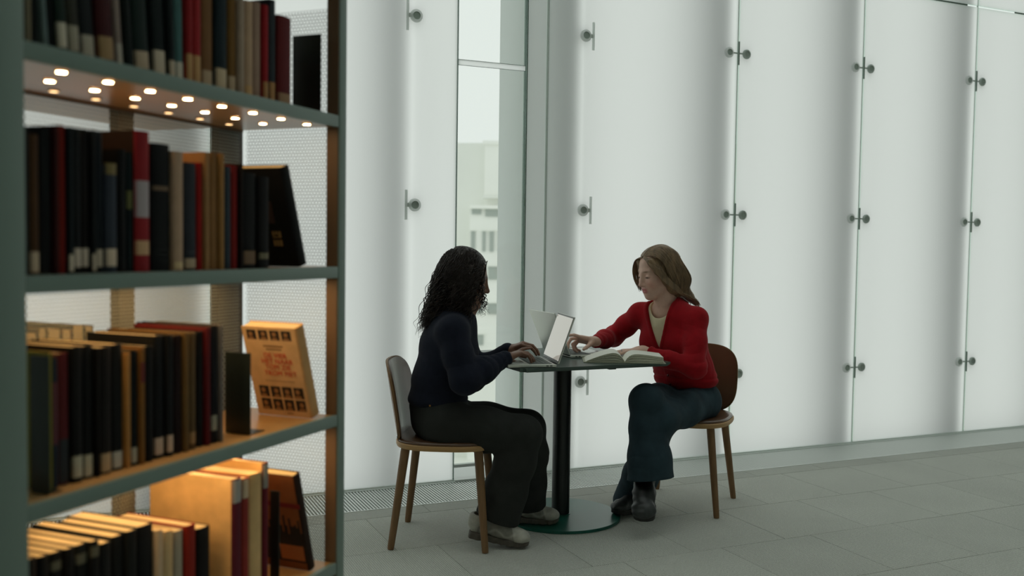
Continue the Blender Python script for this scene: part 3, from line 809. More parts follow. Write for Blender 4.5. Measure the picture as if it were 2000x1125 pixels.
br = box('bracket', .10, -.25, .706, .135, -.16, .7234, M_BLACK, table, .002)

# ------------------------------------------------------------------ chairs
M_OAK = mat('oiled_oak', '#7c5c3a', rough=.5, vary=.16, vscale=14, vstretch=(6, 6, .5), bump=.1, bscale=90, bstretch=(6, 6, .4))
M_PLY = mat('oak_ply_edge', '#b38d5c', rough=.5, vary=.12, vscale=40, vstretch=(.3, .3, 9))
M_LEA = mat('brown_leather', '#5d422e', rough=.30, spec=.6, vary=.10, vscale=9, bump=.12, bscale=160, coat=.15)
M_STRAP = mat('black_bracket', '#14171a', rough=.4, metal=.3)
def outline(a, b, n=56, p=2.7):
    return [(a * np.sign(math.cos(t)) * abs(math.cos(t)) ** (2 / p), b * np.sign(math.sin(t)) * abs(math.sin(t)) ** (2 / p)) for t in [2 * math.pi * k / n for k in range(n)]]
def layered(layers, n=56):
    """layers: list of (scale outline pts list of 3d)."""
    V = []; F = []
    for L in layers: V += L
    for i in range(len(layers) - 1):
        for j in range(n): F.append((i * n + j, i * n + (j + 1) % n, (i + 1) * n + (j + 1) % n, (i + 1) * n + j))
    F.append(tuple(range(n - 1, -1, -1))); F.append(tuple((len(layers) - 1) * n + j for j in range(n)))
    return V, F
def shell_panel(name, half_w, half_h, th, curve, material, parent, org, tilt, off=0.0, shrink=0.0, puff=0.0):
    """rounded panel curved about the vertical: local y across, z up, front towards +x."""
    rings = 8; n = 56; V = []; F = []
    def P(y, z, side, k):
        x = curve * (y / half_w) ** 2
        e = (puff * (1 - k ** 3)) if side else 0.0
        x += off + (th + e if side else 0.0)
        x2 = x * math.cos(tilt) - z * math.sin(tilt); z2 = x * math.sin(tilt) + z * math.cos(tilt)
        return (org[0] + x2, org[1] + y, org[2] + z2)
    O = outline(half_w - shrink, half_h - shrink, n, 3.2)
    for side in (0, 1):
        base = len(V)
        V.append(P(0, 0, side, 0))
        for r in range(1, rings + 1):
            k = r / rings
            kk = k if r < rings else 1.0
            V += [P(y * kk, z * kk, side, kk) for y, z in O]
        for j in range(n):
            t = (base, base + 1 + j, base + 1 + (j + 1) % n); F.append(t if side else t[::-1])
        for r in range(rings - 1):
            for j in range(n):
                a = base + 1 + r * n; q = (a + j, a + n + j, a + n + (j + 1) % n, a + (j + 1) % n); F.append(q if side else q[::-1])
    h = 1 + rings * n; a = 1 + (rings - 1) * n; b = h + a
    for j in range(n): F.append((a + (j + 1) % n, a + j, b + j, b + (j + 1) % n)[::-1])
    o = mesh_obj(name, V, F, material, parent, smooth=True); o.data.set_sharp_from_angle(angle=math.radians(40))
    return o
def chair(loc, rz, label):
    c = tag(empty('dining_chair', (loc[0], loc[1], 0), rz), label, 'chair', 'oak chairs at the table')
    n = 56
    L = [[(x * k, y * k, z) for x, y in outline(.212, .218, n, 2.9)] for k, z in ((.90, .406), (.985, .410), (1.0, .418), (1.0, .428), (.985, .432))]
    V, F = layered(L); s = mesh_obj('seat', V, F, M_PLY, c, smooth=True); s.data.set_sharp_from_angle(angle=.7)
    L = [[(x * k, y * k, z) for x, y in outline(.206, .212, n, 2.9)] for k, z in ((1.0, .4322), (1.0, .437), (.985, .442), (.95, .445), (.6, .446), (.2, .444))]
    V, F = layered(L); p = mesh_obj('seat_pad', V, F, M_LEA, s, smooth=True)
    for sx, sy in ((-1, -1), (-1, 1), (1, -1), (1, 1)):
        topp = (sx * .150 - .005, sy * .150, .409); ft = ((-.205 if sx < 0 else .183), sy * .196, .0)
        pts = [np.array(topp) + (np.array(ft) - np.array(topp)) * k for k in (0, .05, .5, .97, 1)]
        tube('leg', pts, [.0185, .0188, .0168, .0140, .0128], M_OAK, c, 14)
    b = shell_panel('backrest', .205, .172, .010, .036, M_OAK, c, (-.232, 0, .592), math.radians(9.5))
    shell_panel('back_pad', .205, .172, .007, .036, M_LEA, b, (-.232, 0, .592), math.radians(9.5), off=.0102, shrink=.006, puff=.004)
    for sy in (-1, 1):
        pts = [(-.12, sy * .07, .407), (-.17, sy * .07, .398), (-.192, sy * .07, .400), (-.1995, sy * .07, .418), (-.2015, sy * .07, .440)]
        tube('back_bracket', pts, .006, M_STRAP, c, 8)
    return c
CL = (-.262, 4.005); CR = (.855, 4.585)
chair(CL, math.radians(-4.0), 'oak chair with brown leather pad under the woman in the navy sweater')
chair(CR, math.atan2(-.91, -.41), 'oak chair with brown leather pad under the woman in the red cardigan')

# ------------------------------------------------------------------ laptops
M_ALU = mat('silver_aluminium', '#d0d2ca', rough=.34, metal=.35)
M_KEY = mat('dark_keys', '#4c534f', rough=.5)
M_BEZ = mat('black_bezel', '#15191a', rough=.35)
def screen_mat(bright):
    m = bpy.data.materials.new('glossy_screen'); m.use_nodes = True; b = m.node_tree.nodes['Principled BSDF']
    b.inputs['Base Color'].default_value = (.02, .022, .022, 1); b.inputs['Roughness'].default_value = .06
    b.inputs['Emission Color'].default_value = (.95, .92, .80, 1); b.inputs['Emission Strength'].default_value = bright
    return m
def laptop(hinge_near, hdir, open_deg, label, screen, W=.28, D=.205):
    """hinge_near: near end of the hinge line; hdir: direction along the hinge, away; the base lies to the side -perp (user's side)."""
    hd = np.array([hdir[0], hdir[1]]); hd = hd / np.linalg.norm(hd)
    ang = math.atan2(hd[1], hd[0])
    z0 = .7405
    r = tag(empty('laptop', (hinge_near[0], hinge_near[1], z0), ang), label, 'laptop')
    # local: x along hinge, +y to the left of x
    sy = 1 if screen[1] else -1
    # base towards +y*sy
    def ybox(name, x0, y0, zz0, x1, y1, zz1, m, p, bev=0):
        a, b = sorted((y0 * sy, y1 * sy)); return box(name, x0, a, zz0, x1, b, zz1, m, p, bev)
    base = ybox('base', 0, 0, .0015, W, D, .0125, M_ALU, r, .003)
    ybox('key_well', .018, .012, .0126, W - .018, .112, .0129, M_BEZ, base)
    for i in range(14):
        for j in range(5):
            ybox('key', .021 + i * .0186, .015 + j * .0192, .013, .0375 + i * .0186, .0318 + j * .0192, .0136, M_KEY, base)
    ybox('trackpad', W / 2 - .06, .122, .0126, W / 2 + .06, D - .01, .0128, mat('trackpad', '#a7aba7', rough=.25, metal=.7), base)
    ybox('ports', .0, .018, .005, -.0004, .028, .009, M_BEZ, base); ybox('ports', .0, .034, .005, -.0004, .044, .009, M_BEZ, base)
    for x in (.02, W - .03): ybox('foot', x, .02, 0, x + .01, .03, .0016, M_BEZ, base); ybox('foot', x, D - .03, 0, x + .01, D - .02, .0016, M_BEZ, base)
    lid = empty('lid', (0, -.004 * sy, .012)); lid.parent = r
    th = math.radians(open_deg - 90)
    lid.rotation_euler = (th * sy, 0, 0)
    b = ybox('lid_shell', 0, -.006, .004, W, 0, D + .004, M_ALU, lid, .0025)
    ybox('bezel', .002, .0001, .006, W - .002, .0008, D + .002, M_BEZ, lid)
    if screen[0] > 0: ybox('display', .006, .0009, .014, W - .006, .0011, D - .004, screen_mat(screen[0]), lid)
    else: ybox('display', .006, .0009, .014, W - .006, .0011, D - .004, screen_mat(.05), lid)
    bpy.data.objects['lid_shell' if 'lid_shell' in bpy.data.objects else 'lid_shell.001']
    V, F = tube_geo([(.02, 0, .012), (W - .02, 0, .012)], .005, 10); mesh_obj('hinge', V, F, M_BEZ, r, smooth=True)
    return r
laptop((.190, 3.93), (-.193, .981), 109, 'open silver laptop with lit screen in front of the woman in navy', (.33, True))
laptop((.273, 4.26), (-.37, .929), 113, 'open silver laptop turned to the woman in red, lid back showing', (.25, False), W=.295)

# ------------------------------------------------------------------ open book on the table
M_PAPER = mat('white_paper', '#e6e6dc', rough=.8)
M_PEDGE = mat('paper_edge', '#cfcdb8', rough=.9, vary=.2, vscale=200, vstretch=(1, 1, 12))
M_BCOV = mat('pale_book_cover', '#a9ab98', rough=.5)
bk = tag(empty('open_book', (.493, 4.108, .7402), math.radians(-2)), 'thick open book lying at the table edge before the woman in red', 'book')
BW, BH = .178, .172
# spine along local y (away); two page blocks with arched tops
def page_side(sg):
    prof = []
    n = 18
    for k in range(n + 1):
        x = k / n
        rise = 1 - math.exp(-x * 9.0)
        if sg < 0: top = .007 + .041 * rise * (1 - .97 * max(0, (x - .22) / .78) ** 1.35)
        else: top = .007 + .037 * rise * (1 - .42 * max(0, (x - .20) / .80) ** 1.1)
        prof.append((sg * (.001 + x * (BW - .010)), top))
    V = []; F = []; fm = []
    lay = 7
    # stacked leaves: each slightly shorter, leaving dark gaps between bundles
    for l in range(lay):
        f0 = (l + (.12, .3, .02, .35, .1, .28, .05)[l]) / lay; f1 = (l + .92) / lay if l < lay - 1 else 1
        b = len(V); sl = 1 - .05 * l / lay if sg < 0 else 1 - .015 * l / lay
        for y in (0.0, BH):
            for (x, t) in prof: V.append((x * sl, y, .0032 + (t - .003) * f0))
            for (x, t) in prof: V.append((x * sl, y, .0032 + (t - .003) * f1))
        m = n + 1
        for k in range(n):
            F.append((b + m + k, b + m + k + 1, b + 3 * m + k + 1, b + 3 * m + k)); fm.append(0)
            F.append((b + k + 1, b + k, b + 2 * m + k, b + 2 * m + k + 1)); fm.append(0)
            F.append((b + k, b + k + 1, b + m + k + 1, b + m + k)); fm.append(1)
            F.append((b + 2 * m + k + 1, b + 2 * m + k, b + 3 * m + k, b + 3 * m + k + 1)); fm.append(1)
        F.append((b + n, b + 2 * m + n, b + 3 * m + n, b + m + n)); fm.append(1)
        F.append((b + 2 * m, b, b + m, b + 3 * m)); fm.append(1)
    if sg < 0: F = [f[::-1] for f in F]
    o = mesh_obj('page_block', V, F, None, bk, smooth=False, mats=[M_PAPER, M_PEDGE], fmats=fm)
    # printed lines
    return o
page_side(-1); page_side(1)
box('cover', -BW, -.004, .0, -.014, BH + .004, .003, M_BCOV, bk, .001); box('cover', .014, -.004, .0, BW, BH + .004, .003, M_BCOV, bk, .001)
V = []; F = []
for y in (-.004, BH + .004):
    V += [(-.016, y, .003), (-.008, y, .0002), (.008, y, .0002), (.016, y, .003), (.008, y, .0032), (-.008, y, .0032)]
F = [(0, 1, 2, 3, 4, 5), (11, 10, 9, 8, 7, 6)] + [(i, (i + 1) % 6, 6 + (i + 1) % 6, 6 + i)[::-1] for i in range(6)]
mesh_obj('spine', V, F, M_BCOV, bk)

# ------------------------------------------------------------------ figures: smooth blended bodies meshed by surface nets
A3 = lambda *v: np.array(v, float)
class Body:
    """A list of blended rounded shapes; mesh() turns their common surface into one continuous mesh."""
    def __init__(self): self.ops = []
    def cone(self, a, b, ra, rb, k=.02, mode='u'):
        a, b = np.asarray(a, float), np.asarray(b, float)
        r = max(ra, rb); lo = np.minimum(a, b) - r; hi = np.maximum(a, b) + r
        ab = b - a; L = ab @ ab + 1e-12
        def f(P):
            t = np.clip((P - a) @ ab / L, 0, 1)
            return np.linalg.norm(P - a - t[:, None] * ab, axis=1) - (ra + (rb - ra) * t)
        self.ops.append((f, lo, hi, k, mode)); return self
    def chain(self, pts, rs, k=.02, mode='u'):
        for i in range(len(pts) - 1): self.cone(pts[i], pts[i + 1], rs[i], rs[i + 1], k, mode)
        return self
    def ell(self, c, r, k=.02, mode='u', R=None):
        c = np.asarray(c, float); r = np.asarray(r, float); R = np.eye(3) if R is None else R
        e = np.abs(R) @ r if R is not None else r
        def f(P):
            q = (P - c) @ R
            k0 = np.linalg.norm(q / r, axis=1); k1 = np.linalg.norm(q / (r * r), axis=1) + 1e-9
            return k0 * (k0 - 1) / k1
        self.ops.append((f, c - e, c + e, k, mode)); return self
    def fn(self, f, lo, hi, k=0.0, mode='u'):
        self.ops.append((f, np.asarray(lo, float), np.asarray(hi, float), k, mode)); return self
    def bounds(self):
        u = [o for o in self.ops if o[4] == 'u']
        return np.min([o[1] for o in u], 0), np.max([o[2] for o in u], 0)
    def eval(self, P, margin):
        d = np.full(len(P), .25)
        for f, lo, hi, k, mode in self.ops:
            m = np.all((P > lo - margin - k) & (P < hi + margin + k), axis=1) if mode != 'i' else np.ones(len(P), bool)
            if not m.any(): continue
            v = f(P[m]); a = d[m]
            if mode == 'u':
                if k > 0:
                    h = np.maximum(k - np.abs(a - v), 0) / k; d[m] = np.minimum(a, v) - h * h * k * .25
                else: d[m] = np.minimum(a, v)
            elif mode == 's':
                v = -v
                if k > 0:
                    h = np.maximum(k - np.abs(a - v), 0) / k; d[m] = np.maximum(a, v) + h * h * k * .25
                else: d[m] = np.maximum(a, v)
            elif mode == 'i':
                if k > 0:
                    h = np.maximum(k - np.abs(a - v), 0) / k; d[m] = np.maximum(a, v) + h * h * k * .25
                else: d[m] = np.maximum(a, v)
            elif mode == 'd':
                d[m] = a + v
        return d
    def mesh(self, h):
        lo, hi = self.bounds(); lo = lo - 4 * h; hi = hi + 4 * h
        B = 8; nb = np.ceil((hi - lo) / (h * B)).astype(int) + 1; n = nb * B
        I = np.stack(np.meshgrid(*[np.arange(k) for k in nb], indexing='ij'), -1).reshape(-1, 3)
        ctr = lo + (I * B + (B - 1) / 2) * h
        rad = B * h * .87
        dc = self.eval(ctr, rad * 1.6 + .03)
        act = np.abs(dc) < rad * 1.25 + .012
        vol = np.where(dc < 0, -.1, .1).astype(np.float32).reshape(nb).repeat(B, 0).repeat(B, 1).repeat(B, 2)
        loc = np.stack(np.meshgrid(*[np.arange(B)] * 3, indexing='ij'), -1).reshape(-1, 3)
        blocks = I[act]
        for s in range(0, len(blocks), 400):
            bl = blocks[s:s + 400]
            idx = (bl[:, None, :] * B + loc[None]).reshape(-1, 3)
            v = self.eval(lo + idx * h, .03)
            vol[idx[:, 0], idx[:, 1], idx[:, 2]] = v
        return nets(vol, lo, h)
def nets(vol, lo, h):
    s = vol < 0
    c = np.zeros(tuple(k - 1 for k in vol.shape), np.uint8)
    cs = [(a, b, d) for a in (0, 1) for b in (0, 1) for d in (0, 1)]
    sh = vol.shape
    sl = lambda o: tuple(slice(o[i], sh[i] - 1 + o[i]) for i in range(3))
    for o in cs: c += s[sl(o)]
    mixed = (c > 0) & (c < 8)
    cells = np.argwhere(mixed)
    idx = np.full(mixed.shape, -1, np.int32); idx[mixed] = np.arange(len(cells))
    acc = np.zeros((len(cells), 3)); cnt = np.zeros(len(cells))
    cv = {o: vol[cells[:, 0] + o[0], cells[:, 1] + o[1], cells[:, 2] + o[2]] for o in cs}
    for a in cs:
        for ax in range(3):
            if a[ax] == 0:
                b = list(a); b[ax] = 1; b = tuple(b)
                va, vb = cv[a], cv[b]; x = (va < 0) != (vb < 0)
                t = va[x] / (va[x] - vb[x]); p = np.tile(np.array(a, float), (x.sum(), 1)); p[:, ax] += t
                acc[x] += p; cnt[x] += 1
    V = lo + (cells + acc / cnt[:, None]) * h
    F = []
    for ax in range(3):
        o = [0, 0, 0]; o[ax] = 1
        a = s[:sh[0] - o[0], :sh[1] - o[1], :sh[2] - o[2]]; b = s[o[0]:, o[1]:, o[2]:]
        u, w = [(1, 2), (2, 0), (0, 1)][ax]
        e = np.argwhere(a != b)
        ok = (e[:, u] > 0) & (e[:, w] > 0) & (e[:, u] < sh[u] - 1) & (e[:, w] < sh[w] - 1); e = e[ok]
        ins = a[e[:, 0], e[:, 1], e[:, 2]]
        def cell(du, dw):
            q = e.copy(); q[:, u] -= du; q[:, w] -= dw; return idx[q[:, 0], q[:, 1], q[:, 2]]
        Q = np.stack([cell(1, 1), cell(0, 1), cell(0, 0), cell(1, 0)], 1)
        Q[~ins] = Q[~ins][:, ::-1]
        F.append(Q)
    return V, np.concatenate(F)
def fast_mesh(name, V, F, material, parent=None, colors=None, smooth=True):
    F = np.asarray(F); V = np.asarray(V, np.float32)
    me = bpy.data.meshes.new(name); k = F.shape[1]
    me.vertices.add(len(V)); me.vertices.foreach_set('co', V.ravel())
    me.loops.add(F.size); me.loops.foreach_set('vertex_index', F.ravel().astype(np.int32))
    me.polygons.add(len(F)); me.polygons.foreach_set('loop_start', (np.arange(len(F)) * k).astype(np.int32))
    me.polygons.foreach_set('loop_total', np.full(len(F), k, np.int32))
    if smooth: me.polygons.foreach_set('use_smooth', np.ones(len(F), bool))
    me.update(calc_edges=True); me.validate()
    me.materials.append(material)
    if colors is not None:
        at_ = me.color_attributes.new('tone', 'FLOAT_COLOR', 'POINT')
        at_.data.foreach_set('color', np.concatenate([colors, np.ones((len(colors), 1))], 1).astype(np.float32).ravel())
    o = bpy.data.objects.new(name, me); COL.objects.link(o)
    if parent: o.parent = parent
    return o
def nrm(v): v = np.asarray(v, float); return v / (np.linalg.norm(v) + 1e-12)
def lerp(a, b, t): return np.asarray(a) + (np.asarray(b) - np.asarray(a)) * t

_wr = np.random.RandomState(11)
_WD = _wr.normal(size=(9, 3)); _WD /= np.linalg.norm(_WD, axis=1)[:, None]; _WP = _wr.uniform(0, 6.28, 9)
def wob(P, f):
    """cheap smooth noise, about -1..1"""
    s = 0
    for i in range(9): s = s + np.sin((P @ _WD[i]) * f * (.7 + .12 * i) + _WP[i])
    return s / 4.0
def folds(body, c, axis, R, amp, freq, seed=0.0):
    """creases around a joint: broken bands across axis that fade with distance from c."""
    c = np.asarray(c, float); axis = nrm(axis)
    x, y, _ = frame_of(axis)
    def f(P):
        q = P - c; r = np.linalg.norm(q, axis=1) / R
        a = q @ axis; b = np.arctan2(q @ y, q @ x)
        n1 = wob(P + seed, 16); n2 = wob(P * 1.3 - seed, 13)
        s = np.sin(a * freq * .8 + 2.0 * np.sin(b + seed) + seed + 2.6 * n1)
        s = 1 - 2 * np.sqrt(np.abs(s) * .98 + .02)
        return amp * .62 * np.exp(-r * r * 1.6) * s * np.clip(.45 + .75 * n2, 0, 1.2)
    body.fn(f, c - R * 1.6, c + R * 1.6, 0, 'd')
def ripple(body, lo, hi, amp, freq):
    body.fn(lambda P: amp * wob(P, freq), lo, hi, 0, 'd')

def head_frame(yaw_dir, pitch):
    g = nrm([yaw_dir[0], yaw_dir[1], 0]); f = g * math.cos(pitch) + A3(0, 0, -math.sin(pitch)); u = g * math.sin(pitch) + A3(0, 0, math.cos(pitch))
    return np.stack([f, np.cross(u, f), u], 1)          # columns: forward, her left, up
def add_head(B, c, H, neck_to, neck_r=.050, ears=False):
    T = lambda f, s, u: c + H @ A3(f, s, u)
    B.ell(T(-.012, 0, .032), (.094, .0735, .084), .02, R=H)
    B.ell(T(.030, 0, -.030), (.058, .057, .075), .03, R=H)
    for s in (-1, 1):
        B.cone(T(.002, s * .050, -.055), T(.060, s * .016, -.098), .018, .015, .03)       # jaw
        B.ell(T(.055, s * .036, -.030), (.026, .022, .024), .025, R=H)                      # cheek
        B.cone(T(.078, s * .010, .020), T(.066, s * .042, .020), .007, .006, .018)          # brow
    B.ell(T(.070, 0, -.100), (.017, .019, .015), .02, R=H)                                  # chin
    B.ell(T(.078, 0, -.066), (.014, .028, .022), .02, R=H)                                  # mouth mound
    for s in (-1, 1):
        B.ell(T(.098, s * .030, .000), (.016, .017, .012), .016, 's', R=H)                  # eye socket
        B.ell(T(.0715, s * .031, -.001), (.0130, .0150, .0118), .004, R=H)                  # closed lids
        B.cone(T(.0815, s * .020, -.0045), T(.0785, s * .041, -.004), .0022, .0018, .003)   # lash line
    B.cone(T(.083, 0, .010), T(.104, 0, -.032), .0075, .0082, .016)                         # nose
    B.ell(T(.1035, 0, -.036), (.0095, .0095, .0085), .008, R=H)
    for s in (-1, 1):
        B.ell(T(.092, s * .0115, -.040), (.0095, .0065, .0070), .008, R=H)
        B.ell(T(.096, s * .006, -.0475), (.006, .0035, .003), .003, 's', R=H)
    B.ell(T(.0905, 0, -.0605), (.0075, .019, .0048), .004, R=H)                             # lips
    B.ell(T(.0875, 0, -.0715), (.0080, .0165, .0060), .005, R=H)
    B.ell(T(.097, 0, -.0655), (.007, .020, .0014), .003, 's', R=H)
    for s in (-1, 1) if ears else ():
        B.ell(T(-.006, s * .074, -.012), (.017, .007, .030), .008, R=H)                     # ear
        B.ell(T(-.003, s * .080, -.010), (.008, .005, .018), .006, 's', R=H)
    B.cone(T(-.022, 0, -.055), lerp(T(-.022, 0, -.055), neck_to, .5), neck_r, neck_r * .98, .03)
    B.cone(lerp(T(-.022, 0, -.055), neck_to, .5), neck_to, neck_r * .98, neck_r * 1.0, .03)
    return T

def add_hand(B, wrist, fwd, back, curls, thumb, scale=1.0, left=False, spread=1.0):
    """fwd: wrist to knuckles; back: out of the back of the hand; curls: four (mcp, pip, dip) bends in degrees, index first;
    thumb: (out, down, bend)."""
    f = nrm(fwd); b = nrm(np.asarray(back, float) - f * (np.asarray(back, float) @ f)); s = np.cross(f, b)      # s: towards thumb or away
    if left: s = -s
    # thumb side = s
    S = scale
    kn = []
    for i, (so, fo, r) in enumerate(((.030, .088, .0105), (.010, .092, .0105), (-.010, .087, .0100), (-.028, .078, .0092))):
        k = wrist + (f * fo + s * so + b * (.003 - .002 * abs(i - 1.2))) * S; kn.append(k)
        B.cone(wrist + (f * .012 + s * so * .55) * S, k, .0145 * S, r * S, .012)
    B.cone(wrist - f * .006 * S, wrist + f * .02 * S, .0225 * S, .020 * S, .02)
    L = ((.042, .026, .021), (.046, .029, .022), (.042, .027, .021), (.033, .020, .019))
    for i in range(4):
        p = kn[i]; sp = math.radians((6, 1, -4, -10)[i] * spread)
        d0 = f * math.cos(sp) + s * math.sin(sp); ang = 0.0
        rr = (.0088, .0090, .0085, .0075)[i] * S
        for j in range(3):
            ang += math.radians(curls[i][j])
            d = d0 * math.cos(ang) - b * math.sin(ang)
            q = p + d * L[i][j] * S
            B.cone(p, q, rr * (1 - .08 * j), rr * (.93 - .10 * j), .0022)
            p = q
    t0 = wrist + (f * .022 + s * .018 - b * .006) * S
    o, dn, bd = [math.radians(x) for x in thumb]
    d = nrm(f * math.cos(o) + s * math.sin(o) - b * math.sin(dn))
    t1 = t0 + d * .042 * S; B.cone(t0, t1, .0145 * S, .0108 * S, .012)
    d2 = nrm(d * math.cos(bd) + (f * .8 - b * .4) * math.sin(bd)); t2 = t1 + d2 * .032 * S; B.cone(t1, t2, .0104 * S, .0092 * S, .004)
    d3 = nrm(d2 * math.cos(bd) + (f * .8 - b * .4) * math.sin(bd)); B.cone(t2, t2 + d3 * .024 * S, .0092 * S, .0074 * S, .004)
    return kn

def skin_material(name):
    return mat(name, (1, 1, 1, 1), rough=.48, spec=.4, attr='tone', vary=.05, vscale=60, bump=.06, bscale=400, bdist=.0006)
def face_tone(V, T, H, c, base, lip, blush, brow, red_hands=None):
    q = (V - c) @ H
    col = np.tile(np.array(base), (len(V), 1))
    def mixin(w, k): 
        nonlocal col; w = np.clip(w, 0, 1)[:, None]; col = col * (1 - w) + np.array(k) * w
    g = lambda f, s, u, rf, rs, ru: np.exp(-(((q[:, 0] - f) / rf) ** 2 + ((q[:, 1] - s) / rs) ** 2 + ((q[:, 2] - u) / ru) ** 2))
    for s in (-1, 1):
        mixin(.55 * g(.07, s * .040, -.035, .03, .024, .024), blush)
        mixin(1.3 * g(.08, s * .030, .0215, .03, .016, .0042) - .1, brow)
        mixin(1.5 * g(.083, s * .031, -.0055, .02, .0135, .0042) - .25, (.035, .022, .018))
    mixin(.4 * g(.105, 0, -.037, .012, .012, .012), blush)
    mixin(1.5 * np.exp(-(((q[:, 1]) / .021) ** 4 + ((q[:, 2] + .066) / .0115) ** 4)) * (q[:, 0] > .078), lip)
    return col

def shoe(name, heel, toe_dir, up, parent, upper_m, sole_m, lace_m, L=.255, tilt=0.0, sole_shape='chunky', trim_m=None, wide=1.0):
    """a trainer; local x heel to toe, origin under the heel."""
    f = nrm(toe_dir); u = nrm(np.asarray(up, float) - f * (np.asarray(up, float) @ f)); s = np.cross(u, f)
    R = np.stack([f, s * wide, u], 1); W = lambda x, y, z: heel + R @ A3(x, y, z)
    k = L / .255
    def SB(): return Body()
    b = SB()
    b.ell((.040, 0, .058), (.042, .033, .045), .02); b.cone((.03, 0, .080), (.13, 0, .058), .033, .031, .03); b.cone((.12, 0, .052), (.20, -.002, .036), .036, .034, .03)
    b.ell((.205, -.002, .034), (.046, .040, .026), .02); b.cone((.045, 0, .085), (.038, 0, .100), .036, .037, .015)
    b.fn(lambda P: .020 - P[:, 2], (-9, -9, -9), (9, 9, 9), .004, 'i')
    b.fn(lambda P: P[:, 2] - .102 - .30 * np.clip(P[:, 0] - .06, 0, .04), (-9, -9, -9), (9, 9, 9), .006, 'i')
    b.cone((.045, 0, .085), (.035, 0, .17), .029, .034, .004, 's')
    b.fn(lambda P: .0016 * np.sin(P[:, 0] * 150 + P[:, 2] * 120 * np.sign(P[:, 1])) * np.exp(-((P[:, 2] - .05) / .022) ** 2), (-1, -1, -1), (1, 1, 1), 0, 'd')
    V, F = b.mesh(.0036)
    x, y, z = V[:, 0], np.abs(V[:, 1]), V[:, 2]
    tn = np.ones(len(V))
    if trim_m:      # overlays: toe cap, heel counter, side waves, tongue
        toe = 1 / (1 + np.exp(-(x - (.196 - .35 * z)) / .0025)); heelc = 1 / (1 + np.exp((x - (.030 + .25 * z)) / .0025))
        wave = np.exp(-((z - .045 - .012 * np.sin(x * 70)) / .006) ** 2) * (x > .04) * (x < .19)
        eye = np.exp(-((y - (.026 - .08 * (x - .09))) / .0045) ** 2) * (x > .07) * (x < .18) * (z > .04)
        tn = .62 + .5 * np.maximum(toe, heelc) + .35 * wave + .25 * eye
        tn -= .42 * np.exp(-(y / .016) ** 2) * (x > .075) * (x < .175) * (z > .05)
        tn -= .30 * (np.exp(-((x - (.196 - .35 * z)) / .003) ** 2) + np.exp(-((x - (.030 + .25 * z)) / .003) ** 2))
    base = np.array(trim_m or (.02, .024, .024))
    o = fast_mesh(name, (V * k) @ R.T + heel, F, upper_m, parent, np.clip(tn, .1, 1.3)[:, None] * base[None])
    b = SB()
    def solef(P):
        x = P[:, 0]; a = np.stack([np.clip(x, .034, .212), np.zeros(len(x))], 1)
        t = (a[:, 0] - .034) / .178
        r = .033 + .009 * np.sin(np.clip(t, 0, 1) * 2.4) ** 2 - .006 * np.exp(-((t - .42) / .2) ** 2)
        d2 = np.hypot(P[:, 0] - a[:, 0], P[:, 1]) - r
        top = .027 + .004 * np.cos(t * 5); 
        bot = .004 * np.clip((P[:, 0] - .2) / .05, 0, 1) ** 2 * 3
        if sole_shape == 'chunky': d2 = d2 - .003 * np.sin(P[:, 0] * 190) * (P[:, 2] < .022)
        dz = np.maximum(P[:, 2] - top, bot - P[:, 2])
        return np.maximum(d2, dz)
    b.fn(solef, (-.01, -.06, -.002), (.27, .06, .04))
    V, F = b.mesh(.0042); fast_mesh('sole', (V * k) @ R.T + heel, F, sole_m, o)
    # laces and side panel
    Vl = []; Fl = []
    for i in range(5):
        x = .088 + i * .019; z = .094 - i * .0085
        pts = [(x - .004, -.020, z - .010), (x, -.010, z + .0005), (x + .002, 0, z + .003), (x + .002, .010, z + .0005), (x - .002, .020, z - .010)]
        v, ff = tube_geo([W(*(np.array(p) * k)) for p in pts], .0026, 6); n0 = len(Vl); Vl += v; Fl += [tuple(n0 + j for j in g) for g in ff]
    mesh_obj('laces', Vl, Fl, lace_m, o, smooth=True)
    return o

def strands(name, paths, radii, material, parent, n=4):
    """many thin tubes in one mesh."""
    Vs = []; Fs = []; off = 0
    for pts, r in zip(paths, radii):
        pts = np.asarray(pts); k = len(pts); t = np.gradient(pts, axis=0); t /= (np.linalg.norm(t, axis=1)[:, None] + 1e-9)
        ref = A3(.31, .52, .79); x = np.cross(t, ref); x /= (np.linalg.norm(x, axis=1)[:, None] + 1e-9); y = np.cross(t, x)
        rr = np.asarray(r) if not np.isscalar(r) else np.full(k, r)
        a = 2 * np.pi * np.arange(n) / n
        P = pts[:, None, :] + rr[:, None, None] * (np.cos(a)[None, :, None] * x[:, None, :] + np.sin(a)[None, :, None] * y[:, None, :])
        Vs.append(P.reshape(-1, 3))
        i = np.arange(k - 1)[:, None]; j = np.arange(n)[None]
        Fs.append((off + np.stack([i * n + j, i * n + (j + 1) % n, (i + 1) * n + (j + 1) % n, (i + 1) * n + j], -1)).reshape(-1, 4))
        off += k * n
    return fast_mesh(name, np.concatenate(Vs), np.concatenate(Fs), material, parent)

